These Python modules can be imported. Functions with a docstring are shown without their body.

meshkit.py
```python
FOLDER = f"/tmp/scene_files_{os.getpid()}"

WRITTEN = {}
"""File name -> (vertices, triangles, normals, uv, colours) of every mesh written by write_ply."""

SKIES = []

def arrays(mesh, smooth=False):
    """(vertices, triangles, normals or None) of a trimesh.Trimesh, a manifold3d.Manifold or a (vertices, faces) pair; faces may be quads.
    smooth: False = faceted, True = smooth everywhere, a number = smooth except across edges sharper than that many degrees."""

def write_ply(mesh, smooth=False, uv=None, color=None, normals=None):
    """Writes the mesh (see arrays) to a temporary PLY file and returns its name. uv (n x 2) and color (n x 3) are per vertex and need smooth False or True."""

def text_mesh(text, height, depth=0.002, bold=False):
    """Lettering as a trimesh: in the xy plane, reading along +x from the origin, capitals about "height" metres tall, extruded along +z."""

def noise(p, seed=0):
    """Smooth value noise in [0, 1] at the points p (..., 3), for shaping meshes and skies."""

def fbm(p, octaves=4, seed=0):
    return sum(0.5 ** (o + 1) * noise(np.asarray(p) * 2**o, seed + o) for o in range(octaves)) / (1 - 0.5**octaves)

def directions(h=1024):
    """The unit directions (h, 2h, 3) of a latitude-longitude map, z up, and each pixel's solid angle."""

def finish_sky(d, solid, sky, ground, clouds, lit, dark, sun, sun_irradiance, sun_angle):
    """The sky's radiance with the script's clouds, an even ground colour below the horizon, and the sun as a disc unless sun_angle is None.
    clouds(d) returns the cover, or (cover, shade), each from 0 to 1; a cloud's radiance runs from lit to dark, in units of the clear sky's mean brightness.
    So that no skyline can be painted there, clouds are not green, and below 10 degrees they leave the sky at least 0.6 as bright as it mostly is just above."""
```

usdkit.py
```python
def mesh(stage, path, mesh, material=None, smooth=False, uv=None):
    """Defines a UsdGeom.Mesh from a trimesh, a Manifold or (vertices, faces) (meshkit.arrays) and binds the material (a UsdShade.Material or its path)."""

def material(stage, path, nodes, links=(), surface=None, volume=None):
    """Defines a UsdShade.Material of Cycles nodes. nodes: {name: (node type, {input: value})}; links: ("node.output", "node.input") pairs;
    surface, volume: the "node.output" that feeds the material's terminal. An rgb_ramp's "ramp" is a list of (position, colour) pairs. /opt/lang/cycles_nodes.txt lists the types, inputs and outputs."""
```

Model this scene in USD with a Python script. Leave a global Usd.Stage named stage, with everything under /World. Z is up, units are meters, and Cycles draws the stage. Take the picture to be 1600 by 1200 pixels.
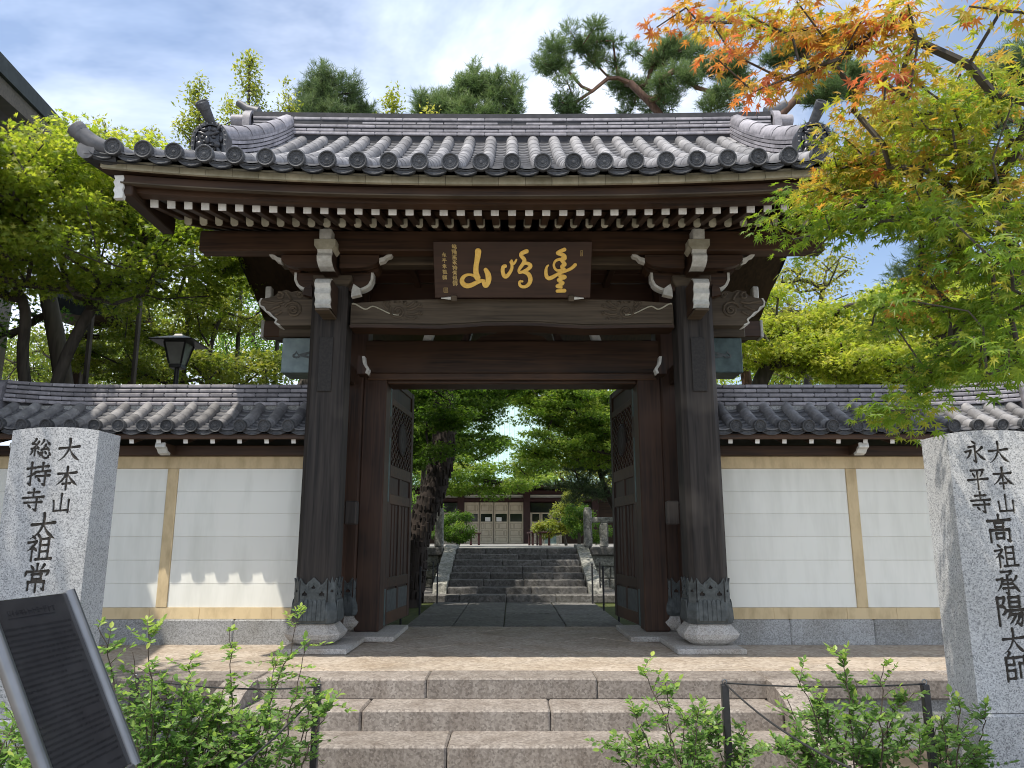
import math, random
import numpy as np, trimesh
from scipy.spatial import cKDTree
from shapely.geometry import Polygon, Point, box as sbox, LineString
from shapely.ops import unary_union
from shapely import affinity
import usdkit, meshkit
from pxr import Usd, UsdGeom, UsdLux, UsdShade, Gf, Sdf, Vt

stage = Usd.Stage.CreateInMemory()
UsdGeom.SetStageUpAxis(stage, "Z")
UsdGeom.SetStageMetersPerUnit(stage, 1.0)
UsdGeom.Xform.Define(stage, "/World")
UsdGeom.Scope.Define(stage, "/World/Looks")

# ------------------------------------------------------------------ camera, sky, sun, exposure
EYE, PITCH = 1.56, 11.7
cam = UsdGeom.Camera.Define(stage, "/World/camera")
cam.CreateHorizontalApertureAttr(36.0)
cam.CreateVerticalApertureAttr(27.0)
cam.CreateFocalLengthAttr(36.0 * 1180 / 1600)
cam.CreateClippingRangeAttr(Gf.Vec2f(0.05, 2000))
cam.AddTranslateOp().Set(Gf.Vec3d(0, 0, EYE))
cam.AddRotateXOp().Set(90 + PITCH)
cam.CreateExposureAttr(0.52)

SUN = np.array([-0.34, -0.30, 1.0]); SUN /= np.linalg.norm(SUN)
SUN_EL, SUN_ROT = math.asin(SUN[2]), math.atan2(SUN[0], SUN[1])
usdkit.material(stage, "/World/Looks/sky_look", {
    "c": ("texture_coordinate", {}),
    "sky": ("sky_texture", {"sky_type": "single_scattering", "sun_disc": False, "sun_elevation": SUN_EL, "sun_rotation": SUN_ROT,
                            "aerosol_density": 1.4, "air_density": 1.0, "ozone_density": 1.2}),
    "map": ("mapping", {"scale": (1.0, 1.0, 1.7), "location": (0.35, 0.1, 0.2)}),
    "n": ("noise_texture", {"scale": 1.9, "detail": 7.0, "roughness": 0.56, "distortion": 0.35}),
    "r": ("rgb_ramp", {"ramp": [(0.0, (.05,) * 3), (0.38, (.12,) * 3), (0.49, (0.48,) * 3), (0.60, (0.9,) * 3), (1.0, (1, 1, 1))]}),
    "n2": ("noise_texture", {"scale": 3.1, "detail": 5.0, "roughness": 0.5}),
    "r2": ("rgb_ramp", {"ramp": [(0.3, (4.6, 5.5, 7.3)), (0.66, (8.6, 9.0, 9.7))]}),
    "mx": ("mix_color", {}),
    "bg": ("background_shader", {"strength": 0.145})},
    [("c.generated", "map.vector"), ("map.vector", "n.vector"), ("n.fac", "r.fac"), ("map.vector", "n2.vector"), ("n2.fac", "r2.fac"),
     ("r.color", "mx.fac"), ("sky.color", "mx.a"), ("r2.color", "mx.b"), ("mx.result", "bg.color")], surface="bg.background")
dome = UsdLux.DomeLight.Define(stage, "/World/sky")
UsdShade.MaterialBindingAPI.Apply(dome.GetPrim()).Bind(UsdShade.Material.Get(stage, "/World/Looks/sky_look"))
dome.GetPrim().SetCustomDataByKey("kind", "structure")
sun = UsdLux.DistantLight.Define(stage, "/World/sun")
sun.CreateNormalizeAttr(True)
sun.CreateIntensityAttr(1.05)
sun.CreateAngleAttr(0.5)
sun.CreateColorAttr(Gf.Vec3f(1.0, 0.94, 0.85))
_r = Gf.Rotation(Gf.Vec3d(0, 0, 1), Gf.Vec3d(*map(float, SUN)))
sun.AddTransformOp().Set(Gf.Matrix4d().SetRotate(_r))

# ------------------------------------------------------------------ helpers
_used, _base = {}, {}
def numbered(parent, name):
    k = (parent, name)
    n = _used.get(k, 0); _used[k] = n + 1
    return f"{parent}/{name}" if n == 0 else f"{parent}/{name}_{n:03d}"

def path_of(p):
    return "/World" if p is None else (p if isinstance(p, str) else str(p.GetPath()))

def tag(o, label=None, cat=None, group=None, kind=None):
    o = o.GetPrim() if hasattr(o, "GetPrim") else o
    for k, v in (("label", label), ("category", cat), ("group", group), ("kind", kind)):
        if v:
            o.SetCustomDataByKey(k, v)
    return o

def thing(name, base, label, cat, group=None, kind=None):
    path = numbered("/World", name)
    x = UsdGeom.Xform.Define(stage, path)
    x.AddTranslateOp().Set(Gf.Vec3d(*map(float, base)))
    _base[path] = np.array(base, float)
    return tag(x.GetPrim(), label, cat, group, kind)

def obj(name, mesh, mat, parent=None, smooth=False, label=None, cat=None, group=None, kind=None, primvars=None):
    pp = path_of(parent)
    path = numbered(pp, name)
    root = "/".join(pp.split("/")[:3])
    off = _base.get(root)
    if isinstance(mesh, list):
        mesh = cat_(mesh)
    if hasattr(mesh, "to_mesh"):
        m = mesh.to_mesh(); mesh = trimesh.Trimesh(m.vert_properties[:, :3], m.tri_verts, process=False)
    if off is not None:
        if isinstance(mesh, tuple):
            mesh = (np.asarray(mesh[0]) - off, mesh[1])
        else:
            mesh = mesh.copy(); mesh.apply_translation(-off)
    g = usdkit.mesh(stage, path, mesh, f"/World/Looks/{mat}", smooth=smooth)
    for k, v in (primvars or {}).items():
        UsdGeom.PrimvarsAPI(g).CreatePrimvar(k, Sdf.ValueTypeNames.FloatArray, "vertex").Set(Vt.FloatArray.FromNumpy(np.asarray(v, np.float32)))
    return tag(g.GetPrim(), label, cat, group, kind)

def dup(root, base, label, rot=0.0, group=None):
    was = root.GetCustomData()
    import re
    path = numbered("/World", re.sub(r"_\d{3}$", "", root.GetName()))
    x = UsdGeom.Xform.Define(stage, path)
    x.GetPrim().GetReferences().AddInternalReference(root.GetPath())
    x.ClearXformOpOrder()
    UsdGeom.XformCommonAPI(x).SetTranslate(Gf.Vec3d(*map(float, base)))
    if rot:
        UsdGeom.XformCommonAPI(x).SetRotate(Gf.Vec3f(0, 0, rot))
    x.GetPrim().SetInstanceable(True)
    return tag(x.GetPrim(), label, was["category"], group or was.get("group"))

def cat_(ms):
    vs, fs, n = [], [], 0
    for m in ms:
        if hasattr(m, "to_mesh"):
            mm = m.to_mesh(); v, f = mm.vert_properties[:, :3], mm.tri_verts
        elif isinstance(m, tuple):
            v, f = m
        else:
            v, f = m.vertices, m.faces
        v = np.asarray(v, float); f = np.asarray(f, int)
        if len(f) and f.shape[1] == 4:
            f = np.vstack([f[:, [0, 1, 2]], f[:, [0, 2, 3]]])
        vs.append(v); fs.append(f + n); n += len(v)
    return trimesh.Trimesh(np.vstack(vs), np.vstack(fs), process=False)

def _cb_pts(h, c):
    out = []
    for sx in (-1, 1):
        for sy in (-1, 1):
            for sz in (-1, 1):
                s = np.array([sx, sy, sz])
                for k in range(3):
                    o = h - c; o = o.copy(); o[k] = h[k]
                    out.append(s * o)
    return np.array(out)
_cbf = trimesh.convex.convex_hull(_cb_pts(np.array([1., 1, 1]), .2))
# topology of the chamfered box in the order of _cb_pts
_ref = _cb_pts(np.array([1., 1, 1]), .2)
_idx = cKDTree(_ref).query(_cbf.vertices)[1]
_CBF = _idx[_cbf.faces]
def cbox(x0, x1, y0, y1, z0, z1, c=0.01):
    h = np.array([x1 - x0, y1 - y0, z1 - z0]) / 2
    c = min(c, h.min() * .8)
    v = _cb_pts(h, c) + np.array([x0 + x1, y0 + y1, z0 + z1]) / 2
    return trimesh.Trimesh(v, _CBF.copy(), process=False)
_BF = np.array([[0,1,3,2],[4,6,7,5],[0,4,5,1],[2,3,7,6],[0,2,6,4],[1,5,7,3]])
def bx(x0, x1, y0, y1, z0, z1):
    v = np.array([[x, y, z] for x in (x0, x1) for y in (y0, y1) for z in (z0, z1)], float)
    return trimesh.Trimesh(v, np.vstack([_BF[:, [0, 1, 2]], _BF[:, [0, 2, 3]]]), process=False)
def hexa(p):
    """box from 8 corners ordered like bx (x,y,z nested)"""
    return trimesh.Trimesh(np.array(p, float), np.vstack([_BF[:, [0, 1, 2]], _BF[:, [0, 2, 3]]]), process=False)
def beam(a, b, w, h, up=(0, 0, 1), c=0.0):
    """rectangular bar from a to b (centre line), w sideways, h along up"""
    a, b = np.array(a, float), np.array(b, float)
    d = b - a; L = np.linalg.norm(d); d /= L
    s = np.cross(d, up); s /= np.linalg.norm(s); u = np.cross(s, d)
    m = cbox(-w / 2, w / 2, 0, L, -h / 2, h / 2, c) if c else bx(-w / 2, w / 2, 0, L, -h / 2, h / 2)
    R = np.stack([s, d, u], 1)
    m.vertices = m.vertices @ R.T + a
    return m
def loft(sections, cap=True):
    """closed loops (k x n x 3) -> mesh"""
    S = np.array(sections, float); k, n, _ = S.shape
    f = []
    i = np.arange(n); j = (i + 1) % n
    for r in range(k - 1):
        a = r * n
        f.append(np.stack([a + i, a + j, a + n + j], 1)); f.append(np.stack([a + i, a + n + j, a + n + i], 1))
    v = S.reshape(-1, 3)
    if cap:
        c0, c1 = len(v), len(v) + 1
        v = np.vstack([v, S[0].mean(0), S[-1].mean(0)])
        f.append(np.stack([np.full(n, c0), j, i], 1)); f.append(np.stack([np.full(n, c1), (k - 1) * n + i, (k - 1) * n + j], 1))
    return trimesh.Trimesh(v, np.vstack(f), process=False)
def frame_along(P):
    P = np.asarray(P, float)
    T = np.gradient(P, axis=0); T /= np.linalg.norm(T, axis=1, keepdims=True) + 1e-12
    ref = np.array([0, 0, 1.0]) if abs(T[0][2]) < .9 else np.array([1.0, 0, 0])
    u = np.cross(T[0], ref); u /= np.linalg.norm(u)
    U, V = [], []
    for t in T:
        u = u - t * np.dot(u, t); u /= np.linalg.norm(u) + 1e-12
        U.append(u); V.append(np.cross(t, u))
    return T, np.array(U), np.array(V)
def tube(P, r, n=8, cap=True):
    P = np.asarray(P, float); r = np.broadcast_to(np.asarray(r, float), (len(P),))
    T, U, V = frame_along(P)
    a = np.linspace(0, 2 * np.pi, n, endpoint=False)
    S = P[:, None] + r[:, None, None] * (np.cos(a)[None, :, None] * U[:, None] + np.sin(a)[None, :, None] * V[:, None])
    return loft(S, cap)
def revolve(prof, n=24, c=(0, 0, 0)):
    """profile (r, z) about z"""
    a = np.linspace(0, 2 * np.pi, n, endpoint=False)
    S = [[(r * math.cos(t) + c[0], r * math.sin(t) + c[1], z + c[2]) for t in a] for r, z in prof]
    return loft(S)
def csq(half, ch, z, c=(0, 0), hy=None):
    hx = half; hy = half if hy is None else hy
    p = [(hx, -hy + ch), (hx, hy - ch), (hx - ch, hy), (-hx + ch, hy), (-hx, hy - ch), (-hx, -hy + ch), (-hx + ch, -hy), (hx - ch, -hy)]
    return [(x + c[0], y + c[1], z) for x, y in p]
def extr(poly, t):
    """extrude shapely polygon(s) by t along +z (local)"""
    gs = getattr(poly, "geoms", [poly])
    return cat_([trimesh.creation.extrude_polygon(g, t, engine="earcut") for g in gs if g.area > 1e-9])
def put(m, X, Y, Z, o):
    """map local axes to X, Y, Z with origin o"""
    m = m.copy()
    m.vertices = m.vertices @ np.array([X, Y, Z], float) + np.array(o, float)
    if np.linalg.det(np.array([X, Y, Z], float)) < 0:
        m.faces = m.faces[:, ::-1]
    return m
def xz(poly, y0, y1):
    """polygon in the x-z plane, extruded from y0 to y1"""
    return put(extr(poly, y1 - y0), (1, 0, 0), (0, 0, 1), (0, 1, 0), (0, y0, 0))
def yz(poly, x0, x1):
    return put(extr(poly, x1 - x0), (0, 1, 0), (0, 0, 1), (1, 0, 0), (x0, 0, 0))
def mirx(m):
    m = m.copy(); m.vertices[:, 0] *= -1; m.faces = m.faces[:, ::-1]; return m
def spline(P, n):
    from scipy.interpolate import CubicSpline
    P = np.asarray(P, float)
    t = np.r_[0, np.cumsum(np.linalg.norm(np.diff(P, axis=0), axis=1))]
    return CubicSpline(t, P)(np.linspace(0, t[-1], n))
def brush(P, w, n=14):
    """2-D brush stroke as a shapely polygon: union of quads and discs"""
    P = np.asarray(P, float)
    if len(P) > 2:
        P = spline(P, n)
    else:
        P = P[0] + np.linspace(0, 1, 6)[:, None] * (P[1] - P[0])
    w = np.interp(np.linspace(0, 1, len(P)), np.linspace(0, 1, len(w)), w) / 2
    g = [Point(p).buffer(max(r, 1e-4), 4) for p, r in zip(P, w)]
    return unary_union([unary_union([g[i], g[i + 1]]).convex_hull for i in range(len(g) - 1)])

# ------------------------------------------------------------------ materials
def mat(name, nodes, links, surface="p.BSDF"):
    usdkit.material(stage, f"/World/Looks/{name}", nodes, links, surface=surface)

def wood(name, dark, light, axis, rough=.6, sc=1.0, worn=None, wear=.45):
    s = {"x": (1.1, 26, 26), "y": (26, 1.1, 26), "z": (26, 26, 1.1)}[axis]
    nodes = {"g": ("geometry", {}), "m": ("mapping", {"scale": tuple(v * sc for v in s)}),
             "oi": ("object_info", {}), "ov": ("vector_math", {"math_type": "scale", "vector1": (13.7, 7.1, 3.3)}), "ad": ("vector_math", {"math_type": "add"}),
             "n": ("noise_texture", {"scale": 1.0, "detail": 5.0, "roughness": .62, "distortion": .6}),
             "n2": ("noise_texture", {"scale": 1.3, "detail": 3.0}),
             "r": ("rgb_ramp", {"ramp": [(.28, dark), (.72, light)]}),
             "w": ("rgb_ramp", {"ramp": [(wear, (0, 0, 0)), (wear + .25, (1, 1, 1))]}),
             "mx": ("mix_color", {"b": worn or light}),
             "hs": ("hsv", {}), "vr": ("map_range", {"to_min": .8, "to_max": 1.22}),
             "b": ("bump", {"strength": .35, "distance": .006}),
             "p": ("principled_bsdf", {"roughness": rough, "specular_ior_level": .35})}
    links = [("g.position", "ad.vector1"), ("oi.random", "ov.scale"), ("ov.vector", "ad.vector2"), ("ad.vector", "m.vector"), ("m.vector", "n.vector"),
             ("g.position", "n2.vector"), ("n.fac", "r.fac"), ("r.color", "mx.a"),
             ("n2.fac", "w.fac"), ("w.color", "mx.fac"), ("mx.result", "hs.color"), ("oi.random", "vr.value"), ("vr.result", "hs.value"),
             ("hs.color", "p.base_color"), ("n.fac", "b.height"), ("b.normal", "p.normal")]
    mat(name, nodes, links)

def granite(name, ramp, scale, rough=.6, bump=.15, stain=None, vary=.12, streak=(2.2, 2.2, 2.2), st=(.4, .72)):
    nodes = {"g": ("geometry", {}), "v": ("voronoi_texture", {"scale": scale, "randomness": 1.0}),
             "bw": ("rgb_ramp", {"ramp": ramp, "interpolate": True}), "sp": ("separate_xyz", {}),
             "n": ("noise_texture", {"scale": scale * 1.7, "detail": 3.0, "roughness": .7}),
             "av": ("math", {"math_type": "multiply_add", "value2": .45}), "half": ("math", {"math_type": "multiply", "value2": .55}),
             "mp": ("mapping", {"scale": streak}), "n2": ("noise_texture", {"scale": 1.0, "detail": 6.0, "roughness": .62}),
             "st": ("rgb_ramp", {"ramp": [(st[0], (0, 0, 0)), (st[1], (.8,) * 3)]}),
             "mx": ("mix_color", {"blend_type": "multiply", "b": stain or (.75, .73, .7)}),
             "oi": ("object_info", {}), "vr": ("map_range", {"to_min": 1 - vary, "to_max": 1 + vary}), "hs": ("hsv", {}),
             "b": ("bump", {"strength": bump, "distance": .004}),
             "p": ("principled_bsdf", {"roughness": rough, "specular_ior_level": .3})}
    links = [("g.position", "v.vector"), ("g.position", "n.vector"), ("g.position", "mp.vector"), ("mp.vector", "n2.vector"),
             ("v.color", "sp.vector"), ("sp.x", "half.value1"), ("n.fac", "av.value1"), ("half.value", "av.value3"), ("av.value", "bw.fac"),
             ("bw.color", "mx.a"), ("n2.fac", "st.fac"), ("st.color", "mx.fac"), ("mx.result", "hs.color"), ("oi.random", "vr.value"), ("vr.result", "hs.value"),
             ("hs.color", "p.base_color"), ("n.fac", "b.height"), ("b.normal", "p.normal")]
    mat(name, nodes, links)

def plain(name, c1, c2, scale=6, rough=.6, bump=.1, vary=.1, metal=0.0, spec=.4, lo=.3, hi=.7, detail=5.0, ms=(1, 1, 1)):
    nodes = {"g": ("geometry", {}), "mp": ("mapping", {"scale": ms}), "n": ("noise_texture", {"scale": scale, "detail": detail, "roughness": .62}),
             "r": ("rgb_ramp", {"ramp": [(lo, c1), (hi, c2)]}),
             "oi": ("object_info", {}), "vr": ("map_range", {"to_min": 1 - vary, "to_max": 1 + vary}), "hs": ("hsv", {}),
             "b": ("bump", {"strength": bump, "distance": .004}),
             "p": ("principled_bsdf", {"roughness": rough, "metallic": metal, "specular_ior_level": spec})}
    links = [("g.position", "mp.vector"), ("mp.vector", "n.vector"), ("n.fac", "r.fac"), ("r.color", "hs.color"), ("oi.random", "vr.value"), ("vr.result", "hs.value"),
             ("hs.color", "p.base_color"), ("n.fac", "b.height"), ("b.normal", "p.normal")]
    mat(name, nodes, links)

def leafmat(name, ramp, trans=.45, rough=.45, sat=1.08, val=1.85):
    """ramp over the per-leaf attribute tint; leaves let light through"""
    nodes = {"a": ("attribute", {"attribute": "tint"}), "r": ("rgb_ramp", {"ramp": ramp}),
             "hs": ("hsv", {"saturation": sat, "value": val}),
             "p": ("principled_bsdf", {"roughness": rough, "specular_ior_level": .35}), "t": ("translucent_bsdf", {}),
             "m": ("mix_closure", {"fac": trans})}
    mat(name, nodes, [("a.fac", "r.fac"), ("r.color", "p.base_color"), ("r.color", "hs.color"), ("hs.color", "t.color"),
                      ("p.BSDF", "m.closure1"), ("t.BSDF", "m.closure2")], surface="m.closure")

wood("wood_brown_x", (.012, .006, .003), (.072, .036, .018), "x", .55)
wood("wood_brown_y", (.013, .007, .004), (.052, .028, .016), "y", .55)
wood("wood_brown_z", (.008, .0045, .0032), (.058, .029, .017), "z", .55)
wood("wood_weathered_z", (.006, .005, .0048), (.060, .049, .041), "z", .7, worn=(.105, .088, .072), wear=.56)
wood("wood_weathered_x", (.032, .023, .014), (.115, .086, .056), "x", .7, worn=(.115, .09, .062), wear=.5)
wood("wood_board", (.024, .012, .008), (.068, .035, .022), "x", .5, sc=.6)
plain("white_paint", (.44, .43, .38), (.64, .63, .58), 22, .6, .15, .08)
plain("white_bright", (.66, .65, .61), (.84, .83, .79), 22, .6, .1, .08)
plain("cream_paint", (.30, .28, .20), (.52, .49, .38), 9, .6, .2, .12)
plain("fascia_paint", (.27, .25, .17), (.50, .46, .34), 7, .65, .2, .14)
plain("tile_grey", (.125, .122, .126), (.27, .262, .258), 9, .58, .15, .30, spec=.3)
plain("tile_ridge", (.17, .163, .175), (.33, .31, .325), 14, .55, .2, .32, spec=.3)
plain("tile_dark", (.040, .042, .045), (.09, .091, .095), 30, .6, .3, .15, spec=.3)
plain("tile_black", (.010, .010, .012), (.030, .030, .033), 30, .38, .2, .05, spec=.6)
plain("tile_pan", (.07, .07, .075), (.15, .147, .15), 12, .5, .2, .1)
plain("tile_bed", (.02, .02, .022), (.045, .045, .05), 10, .8, .2, .1)
plain("plaster_white", (.67, .665, .585), (.79, .78, .70), 1.0, .75, .05, .03, lo=.25, hi=.55, ms=(5, 5, .9))
plain("plaster_tan", (.44, .33, .18), (.64, .50, .29), 1.0, .75, .08, .05, lo=.25, hi=.55, ms=(8, 8, 3))
granite("granite_light", [(.14, (.075, .08, .085)), (.3, (.27, .275, .28)), (.5, (.43, .435, .435)), (.85, (.57, .575, .57))], 165, .55, .12, (.82, .8, .76))
granite("granite_wall", [(.1, (.16, .155, .15)), (.5, (.33, .33, .32)), (.9, (.46, .46, .45))], 110, .75, .2, (.6, .57, .5))
granite("granite_base", [(.1, (.22, .20, .18)), (.5, (.44, .42, .39)), (.9, (.58, .56, .52))], 110, .7, .2, (.75, .66, .55))
granite("step_stone", [(.1, (.125, .108, .094)), (.5, (.24, .210, .182)), (.9, (.34, .305, .268))], 70, .8, .35, (.60, .56, .53), .14, (7, 7, 1.6), (.40, .68))
granite("paving_stone", [(.1, (.22, .18, .14)), (.5, (.36, .305, .245)), (.9, (.47, .41, .335))], 40, .8, .25, (.72, .66, .58), .09)
granite("path_stone", [(.1, (.07, .066, .06)), (.5, (.135, .128, .118)), (.9, (.21, .20, .19))], 30, .8, .3, (.6, .6, .58), .2)
granite("old_stone", [(.1, (.10, .10, .09)), (.5, (.25, .245, .22)), (.9, (.42, .41, .37))], 28, .85, .5, (.45, .46, .38), .2)
plain("bronze", (.042, .048, .048), (.115, .126, .123), 16, .45, .3, .06, metal=.35)
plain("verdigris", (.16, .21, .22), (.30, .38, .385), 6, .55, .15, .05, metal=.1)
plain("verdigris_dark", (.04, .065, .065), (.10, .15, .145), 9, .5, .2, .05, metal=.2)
plain("gold", (.80, .52, .13), (.95, .66, .20), 40, .32, .1, .03, metal=.85)
plain("gold_dull", (.45, .33, .13), (.6, .45, .2), 40, .4, .1, .03, metal=.6)
plain("ink", (.012, .011, .010), (.035, .030, .026), 40, .7, .1, .03)
plain("carved_ink", (.022, .019, .015), (.060, .050, .040), 40, .8, .2, .03)
plain("black_iron", (.010, .010, .011), (.025, .025, .028), 30, .4, .1, .05, spec=.5)
plain("rope_black", (.012, .012, .013), (.03, .03, .03), 90, .8, .4, .05)
plain("steel", (.16, .16, .162), (.24, .24, .242), 4, .32, .03, .02, metal=.95)
plain("sign_plate", (.018, .018, .019), (.028, .028, .029), 9, .09, .0, .02, spec=.7)
plain("sign_text", (.012, .012, .013), (.019, .019, .020), 9, .11, .0, .02, spec=.2)
plain("soil", (.045, .034, .022), (.11, .085, .058), 6, .95, .6, .05)
plain("gravel", (.16, .15, .135), (.34, .32, .29), 60, .95, .7, .03)
plain("moss", (.022, .036, .006), (.085, .10, .02), 14, .95, .8, .1)
plain("lacquer_red", (.022, .007, .007), (.045, .013, .012), 8, .5, .1, .05)
plain("door_cream", (.50, .43, .32), (.60, .53, .41), 6, .6, .05, .04)
plain("door_shadow", (.28, .23, .17), (.34, .29, .22), 6, .7, .05, .04)
plain("paper_white", (.74, .74, .72), (.82, .82, .8), 6, .6, .02, .02)
plain("glass_dark", (.010, .014, .012), (.018, .022, .020), 3, .08, .0, .02, spec=.6)
plain("copper_roof", (.24, .36, .33), (.38, .52, .48), 5, .55, .2, .08)
plain("copper_roof_dark", (.012, .016, .015), (.028, .034, .032), 6, .85, .2, .08)
plain("lamp_glass", (.14, .15, .14), (.22, .23, .22), 5, .3, .0, .04)
wood("bark_pine", (.010, .0075, .006), (.045, .033, .026), "z", .9, sc=.55)
wood("bark_red", (.05, .026, .018), (.17, .10, .07), "z", .9, sc=.8)
wood("bark_maple", (.018, .015, .012), (.082, .070, .056), "z", .85, sc=.7)
plain("twig", (.035, .025, .018), (.09, .065, .045), 20, .8, .2, .1)
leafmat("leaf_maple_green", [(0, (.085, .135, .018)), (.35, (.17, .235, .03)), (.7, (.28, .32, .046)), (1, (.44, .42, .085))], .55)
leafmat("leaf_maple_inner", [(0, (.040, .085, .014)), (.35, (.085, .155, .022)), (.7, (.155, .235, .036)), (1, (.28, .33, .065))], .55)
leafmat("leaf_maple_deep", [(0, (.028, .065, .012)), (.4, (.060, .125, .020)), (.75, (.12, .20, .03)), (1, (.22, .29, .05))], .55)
leafmat("leaf_yellow_green", [(0, (.08, .125, .020)), (.5, (.20, .225, .035)), (1, (.40, .37, .08))], .5)
leafmat("leaf_autumn", [(0, (.09, .165, .014)), (.28, (.165, .24, .024)), (.48, (.29, .29, .035)), (.66, (.40, .25, .045)), (.84, (.40, .15, .042)), (1, (.36, .085, .05))], .55, .45, 1.04, 1.75)
leafmat("needle_green", [(0, (.035, .062, .022)), (.5, (.085, .135, .045)), (1, (.18, .23, .085))], .35, .5)
leafmat("needle_dark", [(0, (.026, .046, .018)), (.5, (.062, .100, .038)), (1, (.135, .18, .07))], .3, .5)
leafmat("leaf_bush", [(0, (.06, .12, .035)), (.5, (.13, .23, .055)), (.85, (.26, .36, .07)), (1, (.42, .48, .11))], .45, .4)

P = .544          # level of the gate terrace
COURT = 1.40      # level of the upper court
rng = np.random.default_rng(11)

# ------------------------------------------------------------------ setting
def sheet(x0, x1, y0, y1, z, n=2, amp=0.0, seed=0):
    X, Y = np.meshgrid(np.linspace(x0, x1, n), np.linspace(y0, y1, n), indexing="ij")
    Z = np.full_like(X, z)
    if amp:
        Z = Z + amp * (meshkit.fbm(np.stack([X * .5, Y * .5, X * 0], -1), 4, seed) - .5)
    i = np.arange(n * n).reshape(n, n)
    f = np.stack([i[:-1, :-1], i[1:, :-1], i[1:, 1:], i[:-1, 1:]], -1).reshape(-1, 4)
    return (np.stack([X, Y, Z], -1).reshape(-1, 3), f)
obj("ground", sheet(-250, 250, -250, 250, 0.0), "gravel", kind="structure")
obj("garden_bed", [cbox(-6.5, -1.95, 3.0, 5.9, -.05, .09, .03), cbox(2.2, 6.5, 3.0, 5.9, -.05, .09, .03), cbox(1.0, 2.2, 2.3, 4.5, -.05, .09, .03), cbox(-1.95, -1.0, 2.3, 4.5, -.05, .09, .03)], "soil", kind="structure")
terr = obj("terrace", [bx(-7.6, 7.6, 6.03, 9.5, -.2, P - .06)], "granite_wall", kind="structure")
obj("courtyard", bx(-60, 60, 9.5, 16.6, -.3, P - .03), "moss", kind="structure")
obj("garden_ground", [bx(-60, -7.6, 8.3, 9.5, -.3, P - .02), bx(7.6, 60, 8.3, 9.5, -.3, P - .02)], "moss", kind="structure")
obj("upper_court", bx(-90, 90, 16.6, 120, -.3, COURT), "gravel", kind="structure")

def slab(poly, z0, z1, c=.006):
    """a paving slab: chamfered prism"""
    a = poly.buffer(-.003, join_style=2)
    b = a.buffer(-c, join_style=2)
    if b.is_empty or a.area < .004 or len(b.exterior.coords) != len(a.exterior.coords):
        m = extr(a, z1 - z0); m.apply_translation((0, 0, z0)); return m
    pa = np.array(a.exterior.coords)[:-1]; pb = np.array(b.exterior.coords)[:-1]
    k = np.argmin(np.linalg.norm(pb - pa[0], axis=1)); pb = np.roll(pb, -k, 0)
    S = [np.c_[pa, np.full(len(pa), z0)], np.c_[pa, np.full(len(pa), z1 - c)], np.c_[pb, np.full(len(pb), z1)]]
    if not a.exterior.is_ccw:
        S = [s[::-1] for s in S]
    return loft(S)
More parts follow.
